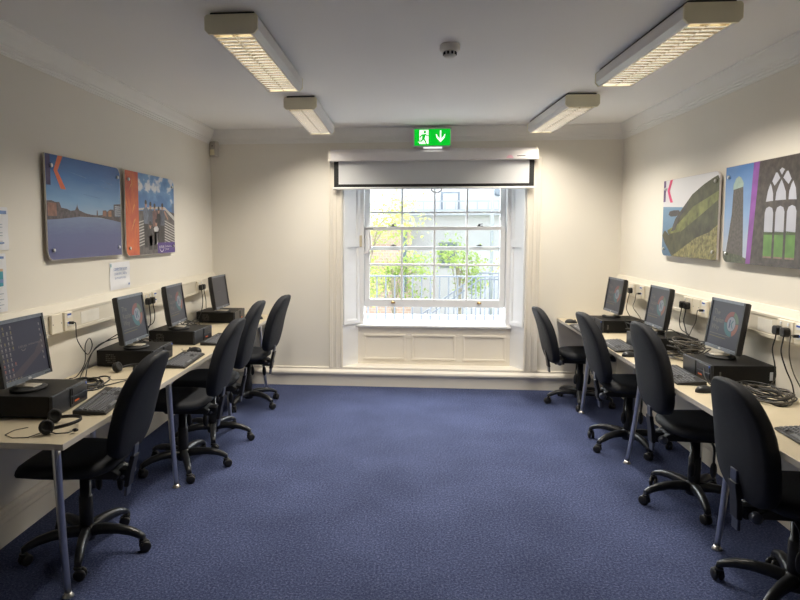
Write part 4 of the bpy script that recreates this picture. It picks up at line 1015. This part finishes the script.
# ------------------------------------------------------------------ chairs
def make_chair():
    """operator chair, seat facing +X, origin on the floor under the gas lift"""
    r = empty('office_chair')
    # five-star base
    b = MB(); b.lathe([(.030, .058), (.042, .062), (.046, .100), (.040, .128), (.030, .135)], seg=24); base = b.build('base', 'shellmat', r)
    for k in range(5):
        a = 2*PI*k/5; b = MB(); R = RZ(a); g = []
        for t, z, wd, ht in ((.030, .104, .027, .026), (.09, .113, .025, .024), (.16, .113, .022, .021), (.22, .104, .020, .019), (.265, .088, .018, .017), (.292, .074, .015, .012)):
            g.append([R @ Vector((t, y, z + q)) for y, q in ((-wd, -ht*.75), (wd, -ht*.75), (wd*.94, ht*.3), (wd*.6, ht*1.0), (-wd*.6, ht*1.0), (-wd*.94, ht*.3))])
        b.surf(g, 0, True); n0 = len(b.v) - 6; b.face([n0 + i for i in range(6)]); b.build('base_arm', 'shellmat', base, weld=True)
        b = MB(); sw = [.5, 2.2, -1.0, 3.6, 1.4][k]; C = R @ Vector((.283, 0, 0)); R2 = RZ(a + sw) @ RX(PI/2)
        off = RZ(a + sw) @ Vector((.010, 0, 0))
        for s in (-1, 1):
            o = C + off + RZ(a + sw) @ Vector((0, s*.0135, .0275)); b.lathe([(0, -.0095), (.020, -.0095), (.0272, -.005), (.0272, .005), (.020, .0095), (0, .0095)], o, 18, 0, R2)
        b.lathe([(.0075, .03), (.0075, .085)], C, 10); b.lathe([(.019, .0), (.019, .010)], C + Vector((0, 0, .052)), 12)
        b.build('caster', 'rubber', base)
    b = MB(); b.lathe([(.030, .13), (.034, .14), (.033, .275), (.030, .279), (.0265, .281), (.0265, .400)], seg=20); b.build('gas_lift', 'shell', r)
    # tilt mechanism with its knob and two levers
    b = MB(); b.prism([(-.19, .372), (.09, .366), (.11, .385), (.10, .412), (-.17, .412), (-.20, .395)], 1, -.075, .075); b.box((-.235, -.032, .350), (-.15, .032, .405)); mech = b.build('mechanism', 'shell', r, bevel=.006, weld=False)
    for lx in (-.085, .030):
        b = MB(); P = [(lx + .03, -.07, .385), (lx + .012, -.13, .384), (lx, -.165, .366), (lx - .008, -.180, .335), (lx - .010, -.184, .310)]
        b.tube(smooth(P, 4), .0065, 8); b.ellipsoid((lx - .011, -.186, .272), (.019, .011, .046), 0, 12, 8); b.build('lever', 'shell', r)
    b = MB(); b.lathe([(.0, -.018), (.020, -.018), (.024, -.012), (.024, .012), (.020, .018), (0, .018)], (-.205, -.062, .375), 16, 0, RX(PI/2)); b.tube([(-.205, -.05, .375), (-.205, .05, .375)], .008, 8); b.build('knob', 'barmetal', mech)
    # upright bar that carries the back, with its ribbed sleeve
    bar = [(-.205, .295), (-.212, .36), (-.226, .44), (-.245, .52), (-.248, .555)]
    b = MB(); g = [[Vector((x - .007, -.026, z)), Vector((x - .007, .026, z)), Vector((x + .007, .026, z)), Vector((x + .007, -.026, z))] for x, z in bar]
    b.surf(g, 0, False); b.face((3, 2, 1, 0)); k = len(b.v) - 4; b.face((k, k + 1, k + 2, k + 3)); bb = b.build('back_bar', 'barmetal', r, bevel=.003, weld=True)
    b = MB(); g = [[Vector((x - .012, -.031, z)), Vector((x - .012, .031, z)), Vector((x + .011, .031, z)), Vector((x + .011, -.031, z))] for x, z in ((-.211, .345), (-.223, .42), (-.238, .48), (-.242, .500))]
    b.surf(g, 0, False); b.face((3, 2, 1, 0)); k = len(b.v) - 4; b.face((k, k + 1, k + 2, k + 3)); b.build('sleeve', 'shell', bb, bevel=.003, weld=True)
    # seat cushion over a plastic pan
    def rim(n, th, rx, ry):
        c, s = math.cos(th), math.sin(th); return (math.copysign(abs(c)**(2/n), c)*rx, math.copysign(abs(s)**(2/n), s)*ry)
    NS = 40; b = MB(); g = []
    def seat_z(x, y):
        z = .482 - .010*(1 - (y/.24)**2)*(1 - (x/.24)**2)
        if x > .10: z -= .9*(x - .10)**2*2.2
        return z
    for rr, dz in ((.02, 0), (.35, 0), (.65, 0), (.85, -.002), (.94, -.010), (.985, -.024), (1.0, -.040), (.985, -.052), (.93, -.060)):
        row = []
        for k in range(NS):
            x, y = rim(3.2, 2*PI*k/NS, .240, .238); x, y = x*rr, y*rr*(1 - .06*max(0, -x/.235)); row.append((x + .045, y, seat_z(x, y) + dz))
        g.append(row)
    b.surf(g, 0, True); b.face(list(range(NS))[::-1]); seat = b.build('seat', 'fabric', r, weld=True)
    b = MB(); g = []
    for rr, z in ((.95, .436), (.93, .426), (.82, .414), (.5, .410), (.02, .410)):
        row = []
        for k in range(NS):
            x, y = rim(3.2, 2*PI*k/NS, .240, .238); x, y = x*rr, y*rr*(1 - .06*max(0, -x/.235)); row.append((x + .045, y, z - (.9*max(0, x - .10)**2*2.2)))
        g.append(row)
    b.surf(g, 0, True); b.face([len(b.v) - NS + k for k in range(NS)]); b.build('seat_pan', 'shell', seat, weld=True)
    # back cushion: tall rounded pad, narrower at the top, curved fore-and-aft and wrapped sideways
    hh, hw, zc = .250, .213, .762
    def spine(q): return -.272 - .054*q - .024*q*abs(q) + .010*math.cos(q*2.2)          # q -1 foot .. 1 top
    def pt(th, rho, depth):
        y, q = rim(3.3, th, 1, 1); y *= rho; q *= rho
        yy = y*hw*(1 - .20*max(q, 0)**1.4 - .03*q); return Vector((spine(q) + .25*yy*yy + depth, yy, zc + q*hh))
    NB = 44
    b = MB(); g = []
    for rho, d in ((.02, .037), (.3, .037), (.6, .037), (.84, .036), (.94, .033), (.985, .025), (1.0, .013), (1.004, -.012)):
        g.append([pt(2*PI*k/NB, rho, d) for k in range(NB)])
    b.surf(g, 0, True); b.face(list(range(NB))); back = b.build('backrest', 'fabric', r, weld=True)
    b = MB(); g = []
    for rho, d in ((1.010, -.006), (1.012, -.014), (1.0, -.026), (.975, -.033), (.94, -.037), (.6, -.042), (.3, -.043), (.02, -.043)):
        g.append([pt(2*PI*k/NB, rho, d) for k in range(NB)])
    b.surf(g, 0, True); b.face([len(b.v) - NB + k for k in range(NB)][::-1]); b.build('back_panel', 'fabric', back, weld=True)
    return r
ch0 = make_chair()
chairs = [(-1, -1.595, 2.900, .04, 2, .0, .004, -.03, 'black operator chair nearest the camera at the left desk'),
          (-1, -1.510, 4.010, .02, 9, .0, -.035, 0, 'second black operator chair from the camera at the left desk'),
          (-1, -1.495, 4.600, .05, 0, .050, -.010, 0, 'third black operator chair from the camera at the left desk'),
          (-1, -1.475, 5.580, -.06, 42, .0, -.005, 0, 'farthest black operator chair at the left desk, near window wall'),
          (1, 1.640, 2.750, .0, 4, -.085, -.080, .11, 'black operator chair nearest the camera at right desk, cut by frame'),
          (1, 1.645, 3.740, .0, 45, .018, -.064, .09, 'second black operator chair from the camera at the right desk'),
          (1, 1.595, 4.710, .0, 66, -.020, .0, 0, 'third black operator chair from the camera at the right desk'),
          (1, 1.550, 5.880, .04, 40, -.120, -.075, 0, 'farthest black operator chair at right desk, with lowered back')]
for i, (s, x, y, rz, ba, dzb, dxb, tl, lab) in enumerate(chairs):
    o = ch0 if i == 0 else copy_tree(ch0)
    yaw = (PI if s < 0 else 0.0) + rz
    o.location = (x, y, 0); o.rotation_euler.z = yaw
    child(o, 'base').rotation_euler.z = math.radians(ba) - yaw
    child(o, 'seat').location.z = .024; child(o, 'mechanism').location.z = .018
    bk = child(o, 'backrest'); bk.location = (dxb - .20*dzb, 0, dzb); bk.rotation_euler.y = tl; child(o, 'back_bar').rotation_euler.y = tl; child(o, 'back_bar').location.x = dxb
    tag(o, lab, 'office chair', 'operator chairs')

# ------------------------------------------------------------------ outside
b = MB(); b.box((-14, 6.95, -.30), (16, 9.05, -.05)); o = b.build('ground_terrace', 'pavement'); o['kind'] = 'structure'  # out of view below the sill; kept pale to bounce daylight onto the ceiling
b = MB(); b.box((-14, 9.05, -1.2), (16, 24, -1.0)); o = b.build('ground_garden', 'lawn'); o['kind'] = 'structure'
rl = empty('railing', (.2, 8.3, .0)); tag(rl, 'pale painted metal railing with upright bars outside the window', 'railing')
b = MB(); b.box((-2.4, -.02, .988), (2.4, .02, 1.008)); b.box((-2.4, -.012, .36), (2.4, .012, .385)); b.build('rail', 'railpaint', rl)
for i in range(36):
    x = -2.05 + i*.117; b = MB(); b.box((x - .009, -.009, .385), (x + .009, .009, .985)); b.build('bar', 'railpaint', rl)
for x in (-2.2, 2.2):
    b = MB(); b.box((x - .025, -.025, -.05), (x + .025, .025, 1.06)); b.build('post', 'railpaint', rl)
b = MB(); b.box((-3.5, 8.9, -.05), (4.2, 9.05, .40)); o = b.build('parapet', 'parapet'); tag(o, 'low white parapet wall behind the railing', 'low wall')
sr = empty('stair_railing', (1.4, 10.2, 0)); tag(sr, 'sloping pale stair handrail with bars beyond the railing, lower right', 'stair railing')
def sz(x): return min(.12 + (x + 1.4)*.727, .92)
b = MB()
for dz in (0, -.10):
    for xa, xb2 in ((-1.6, -.30), (-.30, 1.2)):
        b.prism([(xa, sz(xa) + dz - .012), (xb2, sz(xb2) + dz - .012), (xb2, sz(xb2) + dz + .012), (xa, sz(xa) + dz + .012)], 1, -.012, .012)
b.build('handrail', 'railpaint', sr, weld=True)
for i in range(20):
    x = -1.55 + i*.14; b = MB(); b.box((x - .009, -.009, sz(x) - .85), (x + .009, .009, sz(x))); b.build('bar', 'railpaint', sr)
b = MB()
for i in range(8): b.box((-1.75 + i*.20, .05, -1.0), (1.22, .9, -.95 + i*.13))
b.build('steps', 'facade', sr)
bd = empty('white_building', (2.0, 16.0, 0)); tag(bd, 'white rendered building with balcony seen through the window', 'building')
b = MB(); b.box((-2.5, 0, -1.0), (5.5, 3, 2.75)); b.box((-1.6, .6, 2.75), (5.5, 3, 4.4)); b.build('facade', 'facade', bd)
b = MB(); b.box((-2.6, -.35, 1.98), (5.5, 0, 2.12)); b.build('balcony_slab', 'facadegrey', bd)
b = MB(); b.box((-2.55, -.33, 2.30), (5.5, -.30, 2.34))
for i in range(30): b.box((-2.5 + i*.26, -.325, 2.12), (-2.47 + i*.26, -.305, 2.30))
b.build('balcony_rail', 'facadegrey', bd)
for x0, z0, w, h in ((-1.22, 2.12, .36, .40), (-1.25, .72, .34, .54), (.9, .80, .5, .75), (2.3, 2.12, .6, .5)):
    b = MB(); b.box((x0 - .05, -.03, z0 - .04), (x0 + w + .05, .02, z0 + h + .05)); f = b.build('window_frame', 'framegrey', bd)
    b = MB(); b.box((x0, -.04, z0), (x0 + w, -.028, z0 + h)); b.build('pane', 'facade' if z0 > 2 else 'windark', f)
b = MB(); b.lathe([(.10, 0), (.10, .05), (.06, .08)], (.12, -.02, 2.55), 16, 0, RX(PI/2)); b.build('wall_vent', 'framegrey', bd)
bb_ = empty('brick_building', (-.8, 14.0, 0)); tag(bb_, 'red brick building beyond the garden, left of the white one', 'building')
b = MB(); b.box((-2.2, 0, -1.0), (.80, 1.8, 1.72)); b.build('brick_wall', 'brick', bb_)
b = MB(); b.box((-2.3, -.1, 1.70), (.86, 1.8, 1.78)); b.build('coping', 'facade', bb_)
for x0, w, z0, h in ((.62, .09, .25, 1.35), (-.60, .45, .75, .6)):
    b = MB(); b.box((x0, -.03, z0), (x0 + w, .0, z0 + h)); b.build('dark_window', 'windark', bb_)
b = MB(); b.tube([(1.52, 12.2, -1.0), (1.52, 12.2, 4.5)], .032, 12); o = b.build('pole', 'facadegrey'); tag(o, 'tall pale grey pole in front of the white building', 'pole')
def tree(label, x, y, zc, rad, n, leaf, seed, trunk_top):
    rd = random.Random(seed); r = empty('garden_tree', (x, y, -1.0)); zc += .95; trunk_top += .95; tag(r, label, 'tree', 'trees outside the window')
    b = MB(); P = [(0, 0, 0), (.03, .02, trunk_top*.5), (-.02, 0, trunk_top)]; b.tube(smooth(P), .035, 8)
    blobs = []
    for i in range(9):
        a = rd.uniform(0, 6.28); q = rd.uniform(.3, 1); c = Vector((rad[0]*q*math.cos(a), rad[1]*q*math.sin(a), zc + rad[2]*rd.uniform(-.9, .9))); blobs.append(c)
        b.tube(smooth([(-.02*0, 0, trunk_top*rd.uniform(.5, 1)), (c.x*.5, c.y*.5, (trunk_top + c.z)/2), c]), [.012]*12 + [.006], 6)
    b.build('trunk', 'bark', r)
    b = MB()
    for i in range(int(n*1.5)):
        c = rd.choice(blobs); p = c + Vector((rd.gauss(0, .28)*rad[0], rd.gauss(0, .3)*rad[1], rd.gauss(0, .24)*rad[2]))
        s = rd.uniform(.020, .048); R = Euler((rd.uniform(-1.2, 1.2), rd.uniform(-1.2, 1.2), rd.uniform(0, 6.28))).to_matrix()
        b.poly([p + R @ Vector(q) for q in ((-s, 0, 0), (0, -s*.5, 0), (s, 0, 0), (0, s*.5, 0))], 0)
    b.build('foliage', leaf, r)
tree('yellow green tree outside, at the left of the window', -.85, 11.0, 1.55, (.70, .6, 1.0), 2000, 'leafA', 11, 1.4)
tree('small yellow green tree outside behind the middle of the window', 1.0, 13.4, .95, (.45, .35, .55), 900, 'leafB', 12, .9)
tree('yellow green tree outside, at the right of the window', 2.05, 11.2, 1.0, (.45, .4, .8), 1000, 'leafA', 13, 1.3)
tree('low green bushy tree outside at lower left of the window', -.35, 12.7, .70, (.75, .35, .40), 1200, 'leafB', 14, .7)

# ------------------------------------------------------------------ light
w = bpy.data.worlds.new('overcast_sky'); SC.world = w; w.use_nodes = True
bg = w.node_tree.nodes['Background']
tc = w.node_tree.nodes.new('ShaderNodeTexCoord'); sp = w.node_tree.nodes.new('ShaderNodeSeparateXYZ'); rp = w.node_tree.nodes.new('ShaderNodeValToRGB')
w.node_tree.links.new(tc.outputs['Generated'], sp.inputs[0]); w.node_tree.links.new(sp.outputs['Z'], rp.inputs['Fac'])
rp.color_ramp.elements[0].color = (0.95, 0.97, 1.0, 1); rp.color_ramp.elements[1].color = (0.78, 0.88, 1.0, 1)
w.node_tree.links.new(rp.outputs['Color'], bg.inputs['Color'])
bg.inputs['Strength'].default_value = 2.6
su = bpy.data.lights.new('hazy_sun', 'SUN'); su.energy = 14.0; su.angle = math.radians(70); su.color = (0.93, 0.97, 1.0)
so = bpy.data.objects.new('hazy_sun', su); COL.objects.link(so)
so.rotation_euler = Vector((-.08, -1, -.62)).to_track_quat('-Z', 'Y').to_euler()

# ------------------------------------------------------------------ camera
cam = bpy.data.cameras.new('camera'); co = bpy.data.objects.new('camera', cam); COL.objects.link(co)
cam.sensor_width = 36; cam.lens = 632/800*36; cam.shift_x = (400 - 352.18)/800; cam.shift_y = -(300 - 280.9)/800
co.location = (0, 0, 1.58); co.rotation_euler = (PI/2 - .0779, 0, .093)
cam.clip_start = .05; cam.clip_end = 200
SC.camera = co
SC.view_settings.view_transform = 'Standard'; SC.view_settings.look = 'None'; SC.view_settings.gamma = 1; SC.view_settings.exposure = 0.30
SC.view_settings.use_curve_mapping = False
try:
    SC.cycles.use_denoising = True; SC.cycles.max_bounces = 10; SC.cycles.diffuse_bounces = 6; SC.cycles.transparent_max_bounces = 12; SC.cycles.sample_clamp_indirect = 6
except Exception: pass
